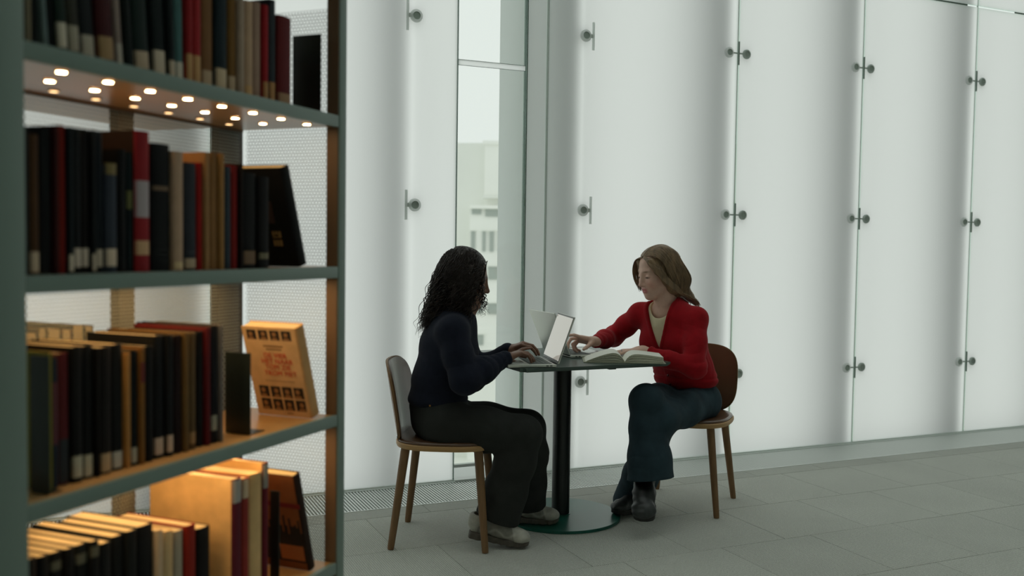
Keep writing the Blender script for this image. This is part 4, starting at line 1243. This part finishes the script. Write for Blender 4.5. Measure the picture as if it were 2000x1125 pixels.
# ------------------------------------------------------------------ woman in the navy sweater, left of the table
FL = nrm([.99, .02, 0])
L = dict(
    pel=at(862, 815, 4.00), hipN=at(872, 832, 3.885), hipF=at(872, 822, 4.10),
    kneeN=at(1022, 846, 3.91), kneeF=at(1030, 834, 4.11), ankN=at(968, 1000, 3.915), ankF=at(1032, 978, 4.19),
    waist=at(860, 752, 4.00), chest=at(876, 672, 4.00), neck=at(897, 612, 4.00), shN=at(884, 648, 3.855), shF=at(896, 640, 4.145),
    elN=at(908, 742, 3.80), wrN=at(984, 701, 3.93), elF=at(922, 738, 4.22), wrF=at(990, 686, 4.17))
HC_L = at(909, 542, 4.0); HH_L = head_frame((.985, .12), math.radians(13))
B = Body()
TL = add_head(B, HC_L, HH_L, L['neck'], .047)
B.chain([L['neck'], L['chest'], L['waist'], L['pel']], [.055, .085, .085, .095], .06)
for n in 'NF':
    B.chain([lerp(L['neck'], L['chest'], .3), L['sh' + n], L['el' + n], L['wr' + n]], [.05, .042, .034, .024], .03)
    B.chain([L['hip' + n], L['knee' + n], L['ank' + n]], [.075, .050, .034], .03)
wd = nrm(L['wrN'] - L['elN'])
add_hand(B, L['wrN'], nrm(wd + A3(.5, .25, .05)), A3(-.1, .1, 1), ((-6, 12, 8), (22, 30, 20), (30, 34, 22), (34, 34, 22)), (38, 24, 12), .94, left=True)
wd = nrm(L['wrF'] - L['elF'])
add_hand(B, L['wrF'], nrm(wd + A3(.4, -.15, -.02)), A3(-.1, -.15, 1), ((34, 34, 20), (38, 34, 20), (42, 32, 22), (40, 34, 22)), (40, 30, 14), .94, left=False)
V, F = B.mesh(.0034)
tone = face_tone(V, TL, HH_L, HC_L, (.19, .095, .06), (.16, .055, .05), (.21, .08, .055), (.02, .015, .012))
personL = fast_mesh('person', V, F, skin_material('brown_skin'), None, tone)
tag(personL, 'woman with long dark curls in a navy sweater, seated left, typing', 'person')

M_NAVY = mat('navy_wool', '#1c202c', rough=.95, spec=.12, sheen=.04, vary=.10, vscale=40, bump=.5, bscale=260, bdist=.0015)
B = Body()
Rx = np.stack([FL, np.cross(A3(0, 0, 1), FL), A3(0, 0, 1)], 1)
lean = math.radians(10); Rt = Rx @ np.array([[math.cos(lean), 0, math.sin(lean)], [0, 1, 0], [-math.sin(lean), 0, math.cos(lean)]])
B.ell(L['chest'] + A3(-.004, 0, -.010), (.112, .165, .165), .04, R=Rt)
B.ell(L['chest'] + A3(.052, 0, -.045), (.070, .125, .075), .05, R=Rt)
B.ell(L['waist'] + A3(-.002, 0, .01), (.122, .160, .125), .06, R=Rt)
B.ell(L['waist'] + A3(-.012, 0, -.055), (.125, .165, .060), .03, R=Rx)
B.cone(L['neck'] + A3(-.018, 0, -.02), L['chest'], .062, .10, .05)
for n in 'NF':
    B.cone(lerp(L['neck'], L['chest'], .35), L['sh' + n], .070, .060, .05)
    B.chain([L['sh' + n], lerp(L['sh' + n], L['el' + n], .5), L['el' + n]], [.062, .057, .058], .03)
    d = L['wr' + n] - L['el' + n]
    B.chain([L['el' + n], L['el' + n] + d * .45, L['el' + n] + d * .86], [.058, .052, .037], .03)
    B.cone(L['el' + n] + d * .84, L['el' + n] + d * 1.02, .034, .033, .006)
    folds(B, lerp(L['el' + n], L['sh' + n], .2), L['sh' + n] - L['el' + n] + d * .5, .10, .0075, 95, 1.0)
    folds(B, L['el' + n] + d * .6, d + A3(.03, .03, .08), .10, .0042, 90, 2.0)
folds(B, L['waist'] + A3(-.03, -.10, .02), A3(.2, 0, 1), .15, .008, 80, .5)
folds(B, L['waist'] + A3(.06, -.06, .0), A3(.3, 0, 1), .14, .008, 75, 2.5)
folds(B, L['sh' + 'N'] + A3(.02, 0, -.03), A3(.8, 0, .6), .10, .004, 90, 1.5)
ripple(B, L['pel'] - .5, L['neck'] + .5, .0022, 38)
zc = L['waist'][2] - .092
B.fn(lambda P: zc - P[:, 2] - .02 * (P[:, 0] - L['waist'][0]), (-9,) * 3, (9,) * 3, .012, 'i')
B.cone(L['neck'] + A3(-.004, 0, -.03), L['neck'] + A3(.02, 0, .12), .056, .06, .008, 's')
V, F = B.mesh(.0045); fast_mesh('sweater', V, F, M_NAVY, personL)

M_JEANB = mat('black_denim', '#2b2d2b', rough=.85, spec=.2, vary=.14, vscale=22, bump=.25, bscale=500, bdist=.0008)
B = Body()
B.ell(L['pel'] + A3(-.005, 0, -.002), (.124, .185, .108), .04, R=Rx)
B.ell(L['pel'] + A3(-.015, 0, .06), (.118, .155, .06), .04, R=Rx)
for n in 'NF':
    h, k, a = L['hip' + n], L['knee' + n], L['ank' + n]
    kk = k + A3(.000, 0, -.004)
    B.chain([h, lerp(h, k, .5), kk], [.096, .088, .076], .04)
    e = a + (a - k) * .07
    w_ = (.004, .010, .016) if n == 'N' else (0, 0, 0)
    B.chain([kk, lerp(k, a, .35) + A3(.008, 0, 0), lerp(k, a, .75) + A3(w_[1], 0, 0), e + A3(w_[2], 0, 0)], [.074, .079 + w_[0], .078 + w_[1], .078 + w_[2]], .03)
    folds(B, k + A3(-.045, 0, -.05), (k - h) + (a - k), .10, .007, 85, 1.0 + (n == 'N'))
    folds(B, lerp(k, a, .55), A3(.8, .2, .5), .16, .0055, 60, .3)
    folds(B, a, a - k, .10, .006, 75, 2.0)
    folds(B, h + A3(.03, 0, .06), A3(1, 0, .35), .11, .006, 85, 2.2)
    ax = nrm(a - k); ee = a + ax * .022
    B.fn((lambda ee, ax: lambda P: np.where(np.linalg.norm(P - ee, axis=1) < .16, (P - ee) @ ax, -.2))(ee, ax), (-9,) * 3, (9,) * 3, .004, 'i')
    B.cone(a - ax * .05, a + ax * .10, .060, .071, .004, 's')
V, F = B.mesh(.0050); jl = fast_mesh('jeans', V, F, M_JEANB, personL)
box('rivet', 0, 0, 0, .007, .004, .007, mat('brass_rivet', '#a97a3c', rough=.3, metal=.8), jl, .0015).location = tuple(at(838, 794, 3.83) + A3(0, -.004, 0))
# shoes
M_SIL = mat('silver_grey_mesh', '#8f8f86', attr='tone', rough=.5, vary=.22, vscale=26, bump=.3, bscale=220, bdist=.001)
M_SOLE = mat('grey_rubber', '#575148', rough=.6, vary=.1); M_LACE = mat('dark_lace', '#2b2d2c', rough=.8)
hN = at(914, 1050, 3.90); hN[2] = .034
shoe('shoe', hN, A3(.97, -.10, -.125), A3(.12, 0, 1), personL, M_SIL, M_SOLE, M_LACE, .262, trim_m=(.36, .35, .305))
hF = at(985, 1018, 4.19); hF[2] = .0165
shoe('shoe', hF, A3(.985, -.08, .0), A3(0, 0, 1), personL, M_SIL, M_SOLE, M_LACE, .25, trim_m=(.36, .35, .305))
for a in (L['ankN'], L['ankF']):
    tube('sock', [a + A3(-.012, 0, -.0) + A3(0, 0, .06), a + A3(-.014, 0, .0), a + A3(-.012, 0, -.035)], [.038, .036, .034], mat('grey_sock', '#3a3c40', rough=.9), personL, 14)
# curls
M_CURL = mat('dark_brown_curls', '#241812', rough=.38, spec=.5, vary=.25, vscale=30)
rs = np.random.RandomState(4)
B = Body()
T = TL
B.ell(T(-.018, 0, .038), (.094, .080, .081), .02, R=HH_L)
B.ell(T(-.042, 0, -.03), (.066, .076, .080), .03, R=HH_L)
B.chain([T(-.07, 0, -.04), at(870, 595, 4.0), at(850, 622, 4.0), at(842, 636, 4.0)], [.062, .046, .034, .022], .03)
for s in (-1, 1): B.cone(T(.012, s * .060, .03), T(.026, s * .066, -.095), .018, .018, .03)
B.ell(T(.078, 0, -.05), (.058, .056, .088), .012, 's', R=HH_L)
def kinks(P):
    q = (P - HC_L) @ HH_L
    return .0022 * wob(P, 130) + .0022 * wob(P * A3(1, 1, .6), 210)
B.fn(kinks, HC_L - .4, HC_L + .4, 0, 'd')
V, F = B.mesh(.0042); hairL = fast_mesh('hair', V, F, M_CURL, personL)
paths = []; radii = []
def curl(root, ctrl, rad=.006, turns=5.0, thick=.0016, start=.25):
    P = [np.asarray(root)] + [np.asarray(c) for c in ctrl]
    m = int(turns * 9 + 10); t = np.linspace(0, 1, m); n = len(P) - 1
    C = np.zeros((m, 3))
    for i in range(n + 1): C += (math.comb(n, i) * (t ** i) * ((1 - t) ** (n - i)))[:, None] * P[i]
    tg = np.gradient(C, axis=0); tg /= np.linalg.norm(tg, axis=1)[:, None] + 1e-9
    x = np.cross(tg, A3(.2, 1, .1)); x /= np.linalg.norm(x, axis=1)[:, None] + 1e-9; y = np.cross(tg, x)
    ph = rs.uniform(0, 6.28); w = 2 * np.pi * turns * t + ph + .8 * np.sin(t * 9 + ph)
    Rr_ = rad * np.clip((t - start * .4) / start, .15, 1) * (.55 + .95 * t) * (1 + .35 * np.sin(t * 17 + ph))
    paths.append(C + Rr_[:, None] * (np.cos(w)[:, None] * x + np.sin(w)[:, None] * y))
    radii.append(thick * np.minimum(1, (1.03 - t) * 5))
for i in range(760):                           # from the crown down the back and sides
    th = rs.uniform(-1, 1) * 2.35; up = rs.uniform(-.1, .98)
    q = math.sqrt(max(0, 1 - up * up)); f = -math.cos(th) * q; s = math.sin(th) * q
    root = T(-.020 + .099 * f, .085 * s, .040 + .085 * up)
    sy = (HH_L @ A3(0, 1, 0))[1]
    low = rs.uniform(0, 1) ** .8
    k1 = math.sqrt(max(.05, 1 - .1 * .1))
    side = s / (abs(s) + .25)
    m1 = T(-.020 + .122 * (f * .8 - .12) - .004, .104 * side * min(1, .4 + abs(s)), .03 - .02 * low)
    e = at(lerp(872, 824, low) + rs.normal() * 6, lerp(590, 648, low) + rs.normal() * 7, 4.0)
    e[1] = 4.0 + sy * side * rs.uniform(.02, .105)
    m2 = lerp(m1, e, .55) + A3(-.010, 0, .014)
    curl(root, [m1, m2, e], rs.uniform(.003, .0075), rs.uniform(4, 7), rs.uniform(.0011, .0020), .35)
for i in range(330):                           # locks beside the face, falling over the chest
    s = -1 if i % 2 else 1
    j = rs.uniform(0, 1)
    root = T(-.02 + .092 * j, s * rs.uniform(.045, .074), rs.uniform(.03, .09))
    m1 = T(-.01 + .080 * j, s * rs.uniform(.080, .092), rs.uniform(-.03, .02))
    if j > .78 and rs.uniform() < .45: e = at(rs.uniform(932, 953), rs.uniform(592, 622), 4.0)
    else: e = at(rs.uniform(866, 886) + 36 * j, rs.uniform(596, 636) + 22 * j, 4.0)
    e[1] = 4.0 + (HH_L @ A3(0, s, 0))[1] * rs.uniform(.05, .10)
    curl(root, [m1, lerp(m1, e, .5) + A3(.006, 0, 0), e], rs.uniform(.003, .0075), rs.uniform(3.5, 6.5), rs.uniform(.0010, .0017))
for i in range(260):                           # over the temples and ears
    sd = 1 if rs.uniform() < .4 else -1
    j = rs.uniform(0, 1); top = T(-.03 + .088 * j, sd * rs.uniform(.030, .055), .112 - .04 * j * j)
    m1 = T(-.035 + .098 * j, sd * .088, .045); m2 = T(-.04 + .088 * j, sd * .094, -.03)
    e = T(-.05 + .085 * j, sd * .088, -.105) + rs.normal(size=3) * .006
    curl(top, [m1, m1, m2, e], rs.uniform(.002, .0045), rs.uniform(4, 6.5), rs.uniform(.0011, .0018), .2)
for i in range(260):                           # wavy strands lying over the crown
    s0 = rs.uniform(-.03, .03); f0 = rs.uniform(-.05, .088)
    sd = 1 if rs.uniform() < .5 else -1
    v = lambda f, s, u, k: T(-.020 + .100 * f * k, .086 * s * k, .040 + .086 * u * k)
    def on(f, s, k=1.02):
        u = math.sqrt(max(.0, 1 - min(.999, f * f + s * s))); return v(f, s, u, k)
    a_ = f0 / .1
    curl(on(a_, s0), [on(a_ * 1.05 - .1, sd * .55, 1.05), on(a_ * .9 - .22, sd * .92, 1.09), T(-.03 + .09 * a_ - .02, sd * .094, -.02)], .0022, rs.uniform(4, 7), rs.uniform(.0011, .0017), .2)
st_ = strands('curls', paths, radii, M_CURL, hairL); st_['kind'] = 'stuff'

# ------------------------------------------------------------------ woman in the red cardigan, right of the table
FR = nrm([-.62, -.785, 0]); LR = A3(-FR[1], FR[0], 0)          # facing, her left
SHC = at(1305, 615, 4.46)
R_ = dict(
    pel=at(1340, 783, 4.57), hipR=at(1308, 785, 4.60), hipL=at(1372, 785, 4.52),
    kneeR=at(1262, 783, 4.16), kneeL=at(1292, 818, 4.17), ankR=at(1258, 938, 4.14), ankL=at(1237, 968, 4.46),
    waist=at(1336, 722, 4.55), chest=at(1316, 660, 4.49), neck=at(1301, 594, 4.465),
    shR=SHC - LR * .15 + A3(0, 0, -.004), shL=SHC + LR * .143 + A3(0, 0, -.010),
    elR=A3(.505, 4.69, .80), wrR=at(1164, 667, 4.43), elL=at(1358, 718, 4.28), wrL=at(1254, 686, 4.30))
HC_R = at(1284, 531, 4.45); HH_R = head_frame((-math.cos(math.radians(26)), -math.sin(math.radians(26))), math.radians(15))
B = Body()
TR = add_head(B, HC_R, HH_R, R_['neck'], .046)
B.chain([R_['neck'], R_['chest'], R_['waist'], R_['pel']], [.048, .072, .078, .090], .03)
for n in 'RL':
    B.chain([lerp(R_['neck'], R_['chest'], .3), R_['sh' + n], R_['el' + n], R_['wr' + n]], [.05, .040, .033, .023], .03)
    B.chain([R_['hip' + n], R_['knee' + n], R_['ank' + n]], [.072, .050, .032], .03)
add_hand(B, R_['wrR'] + nrm(R_['wrR'] - R_['elR']) * .012, A3(-.88, -.30, .16), A3(.05, .42, .90), ((-4, 16, 10), (16, 44, 30), (44, 62, 40), (54, 66, 44)), (34, 62, 14), .94, left=True)
kL = add_hand(B, R_['wrL'], A3(-.99, -.05, -.02), A3(.0, .1, 1), ((10, 12, 8), (10, 12, 8), (12, 14, 8), (14, 14, 10)), (32, 22, 6), .92, left=False)
V, F = B.mesh(.0033)
tone = face_tone(V, TR, HH_R, HC_R, (.68, .44, .35), (.50, .17, .16), (.68, .31, .25), (.24, .15, .10))
for kn in (R_['wrR'] + nrm(A3(-.62, -.45, .30)) * .17,):
    pass
personR = fast_mesh('person', V, F, skin_material('fair_skin'), None, tone)
tag(personR, 'woman with straight light brown hair in a red cardigan, seated right with legs crossed', 'person')
# nails and ring
# shirt
M_SHIRT = mat('cream_cotton', '#d9cfae', rough=.9, vary=.05, vscale=20, bump=.3, bscale=60, bdist=.002)
Rr = np.stack([FR, LR, A3(0, 0, 1)], 1)
up_t = nrm(R_['neck'] - R_['waist']); f_t = nrm(FR - up_t * (FR @ up_t)); Rtr = np.stack([f_t, np.cross(up_t, f_t), up_t], 1)
def torso(B, g, k=.05):
    B.ell(R_['chest'] + up_t * .0, (.098 + g, .150 + g, .155 + g), k, R=Rtr)
    for s in (-1, 1): B.ell(R_['chest'] + f_t * .060 + Rtr[:, 1] * s * .068 - up_t * .005, (.058 + g, .066 + g, .064 + g), .04, R=Rtr)
    B.ell(R_['waist'] + up_t * .01, (.100 + g, .138 + g, .12 + g), .06, R=Rtr)
    B.cone(lerp(R_['neck'], R_['chest'], .12), R_['chest'], .058 + g, .095 + g, .05)
    for n in 'RL': B.cone(lerp(R_['neck'], R_['chest'], .32), R_['sh' + n], .058 + g, .041 + g, .045)
B = Body(); torso(B, .0)
ripple(B, R_['pel'] - .5, R_['neck'] + .5, .0018, 45)
zc2 = R_['waist'][2] - .05
B.fn(lambda P: zc2 - P[:, 2], (-9,) * 3, (9,) * 3, .004, 'i')
nk = R_['neck'] + f_t * .012
B.cone(R_['neck'] - up_t * .03, lerp(R_['neck'], R_['chest'], .5), .068, .085, .03)
B.cone(nk - up_t * .045 + f_t * .012, nk + up_t * .12, .062, .072, .010, 's')
V, F = B.mesh(.0030); shirt = fast_mesh('shirt', V, F, M_SHIRT, personR)
# neckband of the shirt
a_ = np.linspace(0, 2 * np.pi, 40)
ring = [nk - up_t * (.030 + .018 * math.cos(t)) + f_t * (.064 * math.cos(t) + .004) + Rtr[:, 1] * .063 * math.sin(t) for t in a_]
# cardigan
M_RED_K = mat('red_knit', '#a3121c', attr='tone', rough=.9, spec=.15, sheen=.06, vary=.12, vscale=30, bump=.5, bscale=300, bdist=.0014)
B = Body(); torso(B, .012)
B.ell(R_['waist'] - up_t * .045, (.118, .158, .060), .04, R=Rr)
for n in 'RL':
    s, e, w = R_['sh' + n], R_['el' + n], R_['wr' + n]
    B.chain([s, lerp(s, e, .5), e], [.050, .048, .046], .03)
    d = w - e
    B.chain([e, e + d * .5, e + d * .85], [.046, .040 if n == 'R' else .036, .034 if n == 'R' else .030], .03); B.cone(e + d * .84, e + d * 1.0, .032 if n == 'R' else .029, .030 if n == 'R' else .028, .006)
    folds(B, lerp(e, s, .15), (s - e) + d * .4, .10, .0065, 100, 1.0); folds(B, e + d * .62, d + A3(.03, .02, .09), .10, .0042, 85, 2.0)
    folds(B, s - up_t * .06 + f_t * .03, up_t * .8 + LR * .4, .09, .0035, 85, .8)
for s in (-1, 1): folds(B, R_['waist'] + Rtr[:, 1] * s * .10 + f_t * .03, up_t + LR * .3 * s, .14, .0065, 75, s)
ripple(B, R_['pel'] - .5, R_['neck'] + .5, .0016, 42)
zc3 = R_['waist'][2] - .085
B.fn(lambda P: zc3 - P[:, 2], (-9,) * 3, (9,) * 3, .010, 'i')
# hem rib: tuck in above the last 5 cm
B.fn(lambda P: .006 * np.exp(-((P[:, 2] - zc3 - .055) / .008) ** 2), (-9,) * 3, (9,) * 3, 0, 'd')
V0 = R_['chest'] - up_t * .012 - LR * .016           # bottom of the V
def vneck(P):
    q = P - V0; z = q @ up_t; y = np.abs(q @ Rtr[:, 1]); x = q @ f_t
    w = z * .36 - .004
    return np.maximum((y - w) * .93, np.maximum(-x + .0 - .35 * np.clip(z - .13, 0, 1), -z))
def band(P):
    q = P - V0; z = q @ up_t; y = q @ Rtr[:, 1]; x = q @ f_t
    w = np.maximum(z * .36 - .004, 0)
    d = np.where(z > 0, (np.abs(y) - w) * .93, np.abs(y - .004) - .012)
    return np.clip((.017 - d) / .003, 0, 1) * (x > -.02)
B.fn(lambda P: -.003 * band(P), R_['chest'] - .4, R_['neck'] + .3, 0, 'd')
B.fn(vneck, R_['chest'] - .3, R_['neck'] + .3, .004, 's')
B.cone(nk - up_t * .02 - f_t * .0, nk + up_t * .12, .059, .068, .006, 's')
V, F = B.mesh(.0042)
w_ = np.maximum(band(V) * .8, np.clip((zc3 + .05 - V[:, 2]) / .004, 0, 1) * .5)[:, None]
card = fast_mesh('cardigan', V, F, M_RED_K, personR, np.array([[.33, .007, .013]]) * (1 - w_) + np.array([[.27, .005, .009]]) * w_)
# button band with buttons, following the cardigan's front
from mathutils.bvhtree import BVHTree
bvh = BVHTree.FromPolygons([tuple(v) for v in V], [tuple(f) for f in F])
def front(y, z, lift=.003):
    o = V0 + up_t * z + Rtr[:, 1] * y + f_t * .30
    h = bvh.ray_cast(Vector(o), Vector(-f_t))
    return (np.array(h[0]) + f_t * lift) if h[0] is not None else None
M_RED_D = mat('red_rib', '#8d0f18', rough=.9, sheen=.2, bump=.6, bscale=160, bstretch=(1, 1, 6), bdist=.002)
M_BTN = mat('dark_red_button', '#5a1014', rough=.25, coat=.4)
for z in (-.022, -.075, -.128, -.175):
    p = front(.002, z, .010)
    if p is None: continue
    x, y, d = frame_of(f_t); Vb = []; 
    for dd, r in ((0, .0058), (.002, .0062), (.0035, .0048)):
        Vb += [p + d * dd + r * (math.cos(t) * x + math.sin(t) * y) for t in np.linspace(0, 2 * np.pi, 14, endpoint=False)]
    Fb = [(i * 14 + j, i * 14 + (j + 1) % 14, (i + 1) * 14 + (j + 1) % 14, (i + 1) * 14 + j) for i in range(2) for j in range(14)] + [tuple(range(28, 42))]
    mesh_obj('button', Vb, Fb, M_BTN, card, smooth=True)
# jeans
M_JEAN = mat('blue_denim', '#2a3b43', rough=.85, spec=.2, vary=.22, vscale=14, bump=.3, bscale=500, bdist=.0008)
B = Body()
B.ell(R_['pel'] + A3(0, 0, .0), (.112, .160, .095), .04, R=Rr)
B.ell(R_['pel'] + A3(0, 0, .05) , (.105, .148, .06), .04, R=Rr)
flare = dict(R=([.088, .078, .072], [.070, .077, .092, .106]), L=([.088, .078, .070], [.068, .070, .080, .088]))
for n in 'RL':
    h, k, a = R_['hip' + n], R_['knee' + n], R_['ank' + n]
    B.chain([h, lerp(h, k, .5), k], flare[n][0], .035)
    ax = nrm(a - k); off = LR * (.036 if n == 'R' else .0)
    end = a + ax * (.02 if n == 'R' else .05)
    B.chain([k, lerp(k, a, .35) + off * .3, lerp(k, a, .72) + off * .7, end + off], flare[n][1], .03)
    folds(B, k + nrm(h - k) * .05 - FR * .03, (k - h) + (a - k), .09, .006, 90, 1.0); folds(B, lerp(k, a, .55), A3(.5, .3, .8), .16, .0055, 55, .7)
    folds(B, a, ax, .11, .006, 70, 2.0); folds(B, h + FR * .06, FR + A3(0, 0, .4), .10, .0055, 85, 1.7)
    ee = a + ax * (-.005 if n == 'R' else .055)
    B.fn((lambda ee, ax: lambda P: np.where(np.linalg.norm(P - ee, axis=1) < .17, (P - ee) @ ax, -.2))(ee, ax + LR * (.15 if n == 'R' else 0)), (-9,) * 3, (9,) * 3, .004, 'i')
    B.cone(lerp(k, a, .70) + off * .7, end + off + ax * .06, .080 if n == 'R' else .066, .100 if n == 'R' else .082, .004, 's')
V, F = B.mesh(.0048); jr = fast_mesh('jeans', V, F, M_JEAN, personR)
# shoes and sock
M_BLK = mat('black_leather', '#171b1b', attr='tone', rough=.42, vary=.12, vscale=30, bump=.2, bscale=200, bdist=.0008); M_BSOLE = mat('black_rubber', '#22201e', rough=.7)
aR = R_['ankR']
fdir = nrm(A3(-.10, -.88, -.44)); udir = nrm(A3(-.05, -.44, .89)); aR = aR + A3(0, 0, .012)
shoe('shoe', aR - fdir * .055 - udir * .085, fdir, udir, personR, M_BLK, M_BSOLE, mat('black_lace', '#25292a', rough=.9), .262, sole_shape='flat', trim_m=(.022, .026, .026), wide=1.22)
M_SOCK = mat('white_sock', '#cfc9ba', rough=.9, bump=.4, bscale=120)
tube('sock', [aR + A3(0, .0, .10), aR + A3(0, 0, .02), aR - fdir * .012 - udir * .015], [.037, .036, .034], M_SOCK, personR, 16)
tdir = nrm(A3(-.80, -.60, 0)); tip = onz(1199, 1006, .015); hl = tip - tdir * .232; hl[2] = .0145
shoe('shoe', hl, tdir, A3(0, 0, 1), personR, M_BLK, M_BSOLE, mat('black_lace', '#25292a', rough=.9), .24, sole_shape='flat', trim_m=(.022, .026, .026), wide=1.1)
tube('sock', [R_['ankL'] + A3(0, 0, .04), R_['ankL'] + A3(0, 0, -.02)], [.034, .034], M_BSOLE, personR, 14)
# ring on the hand that lies on the book
kr = kL[2] + nrm(A3(-.99, -.05, -.06)) * .016
t = np.linspace(0, 2 * np.pi, 18); tube('ring', [kr + A3(0, .0088 * math.cos(x), .0088 * math.sin(x)) for x in t], .0016, mat('silver', '#c9c9c6', rough=.2, metal=1), personR, 6)
# straight hair with a middle parting
M_HAIR = mat('light_brown_hair', '#7d664c', rough=.42, spec=.45, vary=.40, vscale=40, vstretch=(1.5, 1.5, .35))
T = TR; H = HH_R
B = Body()
B.ell(T(-.019, 0, .035), (.095, .0765, .0815), .02, R=H)
B.ell(T(-.048, 0, -.03), (.056, .068, .080), .03, R=H)
B.ell(T(-.026, 0, -.055), (.054, .074, .075), .03, R=H)
sl = (HH_R @ A3(0, 1, 0))
back = at(1330, 560, 4.50); back2 = at(1347, 580, 4.49); back3 = at(1358, 590, 4.46)
B.chain([T(-.060, .01, -.02), T(-.070, .02, -.09), back, back2, back3], [.060, .050, .032, .016, .006], .03)
B.ell(T(.085, 0, -.035), (.062, .056, .098), .014, 's', R=H)
for s in (-1, 1): B.chain([T(.056, s * .046, .066), T(.040, s * .068, .018), T(.010, s * .074, -.040), T(-.022, s * .070, -.090)], [.016, .017, .017, .022], .014)
B.cone(T(.03, 0, -.13), T(.0, .0, -.20), .062, .055, .02, 's')
V, F = B.mesh(.0042); hairR = fast_mesh('hair', V, F, M_HAIR, personR)
rs = np.random.RandomState(9); paths = []; radii = []
def bez(P, n=22):
    P = [np.asarray(p) for p in P]; t = np.linspace(0, 1, n); m = len(P) - 1; C = np.zeros((n, 3))
    for i in range(m + 1): C += (math.comb(m, i) * t ** i * (1 - t) ** (m - i))[:, None] * P[i]
    return C
def spline(P, n=26):
    """passes through its points"""
    P = np.array([np.asarray(p) for p in P]); Q = np.vstack([2 * P[0] - P[1], P, 2 * P[-1] - P[-2]]); out = []
    m = len(P) - 1; T_ = np.linspace(0, m - 1e-6, n); i = T_.astype(int); u = (T_ - i)[:, None]
    p0, p1, p2, p3 = Q[i], Q[i + 1], Q[i + 2], Q[i + 3]
    return .5 * (2 * p1 + (p2 - p0) * u + (2 * p0 - 5 * p1 + 4 * p2 - p3) * u ** 2 + (3 * p1 - p0 - 3 * p2 + p3) * u ** 3)
def scalp(f, s, u, k=1.0):
    v = A3(f, s, u); v = v / np.linalg.norm(v) * k
    return T(-.020 + .100 * v[0], .0815 * v[1], .036 + .0865 * v[2])
for i in range(1500):
    side = -1 if rs.uniform() < .36 else 1
    fa = rs.uniform(-.95, .80)                       # where along the parting
    k = rs.uniform(1.015, 1.06)
    p0 = scalp(fa, side * .004, math.sqrt(max(.03, 1 - fa * fa)), 1.01)
    g_ = np.clip((.45 - fa) / .9, 0, 1); fb = fa * .85 - .12 - .10 * g_; p1 = scalp(fb, side * .62, math.sqrt(max(.03, 1 - min(.97, fb * fb + .38))), k)
    fc = fa * .62 - .20 - .2 * g_; p2 = scalp(fc, side * .92, .10, k + .035)
    hang = rs.uniform(0, 1)
    p3 = T(-.020 + .085 * fc - .022, side * (.090 - .02 * abs(fc)) , -.060) + rs.normal(size=3) * .003
    if side > 0:
        j1, j2 = rs.uniform(-1, 1), rs.uniform(-1, 1)
        e1 = lerp(T(-.035 + .055 * fc, .086 - .012 * abs(j1), -.105), back2, .30 + .08 * j2) + sl * .012 * j1
        e2 = lerp(back2, back3, .35 + .5 * j2) + sl * .022 * j1 + rs.normal(size=3) * .003
        e3 = e2 + A3(.012, .0, -.016) * rs.uniform(.4, 1.6)
    else:
        e1 = lerp(T(-.06 + .02 * fa, -.060, -.115), back, .4); e2 = back2 + A3(-.012, .06, .0) + rs.normal(size=3) * .010; e3 = e2 + A3(.006, .0, -.02)
    paths.append(spline([p0, p1, p2, p3, e1, e2, e3], 30)); radii.append(np.linspace(1, .45, 30) * rs.uniform(.0010, .0021))
for i in range(330):     # face-framing locks, swept back under the cheek
    side = 1 if i < 240 else -1
    p0 = scalp(.80 + rs.uniform(-.1, .08), side * .03, .58, 1.015)
    if side > 0:
        j = rs.uniform(0, 1)
        P = [p0, T(.076 - .024 * j, .042 + .010 * j, .072), T(.066 - .040 * j, .078 + .008 * j + .004 * rs.uniform(), .022), T(.040 - .035 * j, .092, -.028), T(.002 - .035 * j, .095, -.075), T(-.040 - .02 * j, .088, -.115), at(1334 + 12 * j, 574 + 6 * j, 4.44) + rs.normal(size=3) * .005]
    else:
        j = rs.uniform(0, 1); P = [p0, T(.076 - .02 * j, -.050, .074), T(.080 - .034 * j, -.078 - .006 * rs.uniform(), .028), T(.082 - .034 * j, -.084, -.020), T(.074 - .02 * j, -.068 - rs.uniform(0, .010), -.052 - .03 * rs.uniform())]
    paths.append(spline(P, 26)); radii.append(np.linspace(1, .35, 26) * rs.uniform(.0009, .0017))
st = strands('hair_strands', paths, radii, M_HAIR, hairR, 5); st['kind'] = 'stuff'
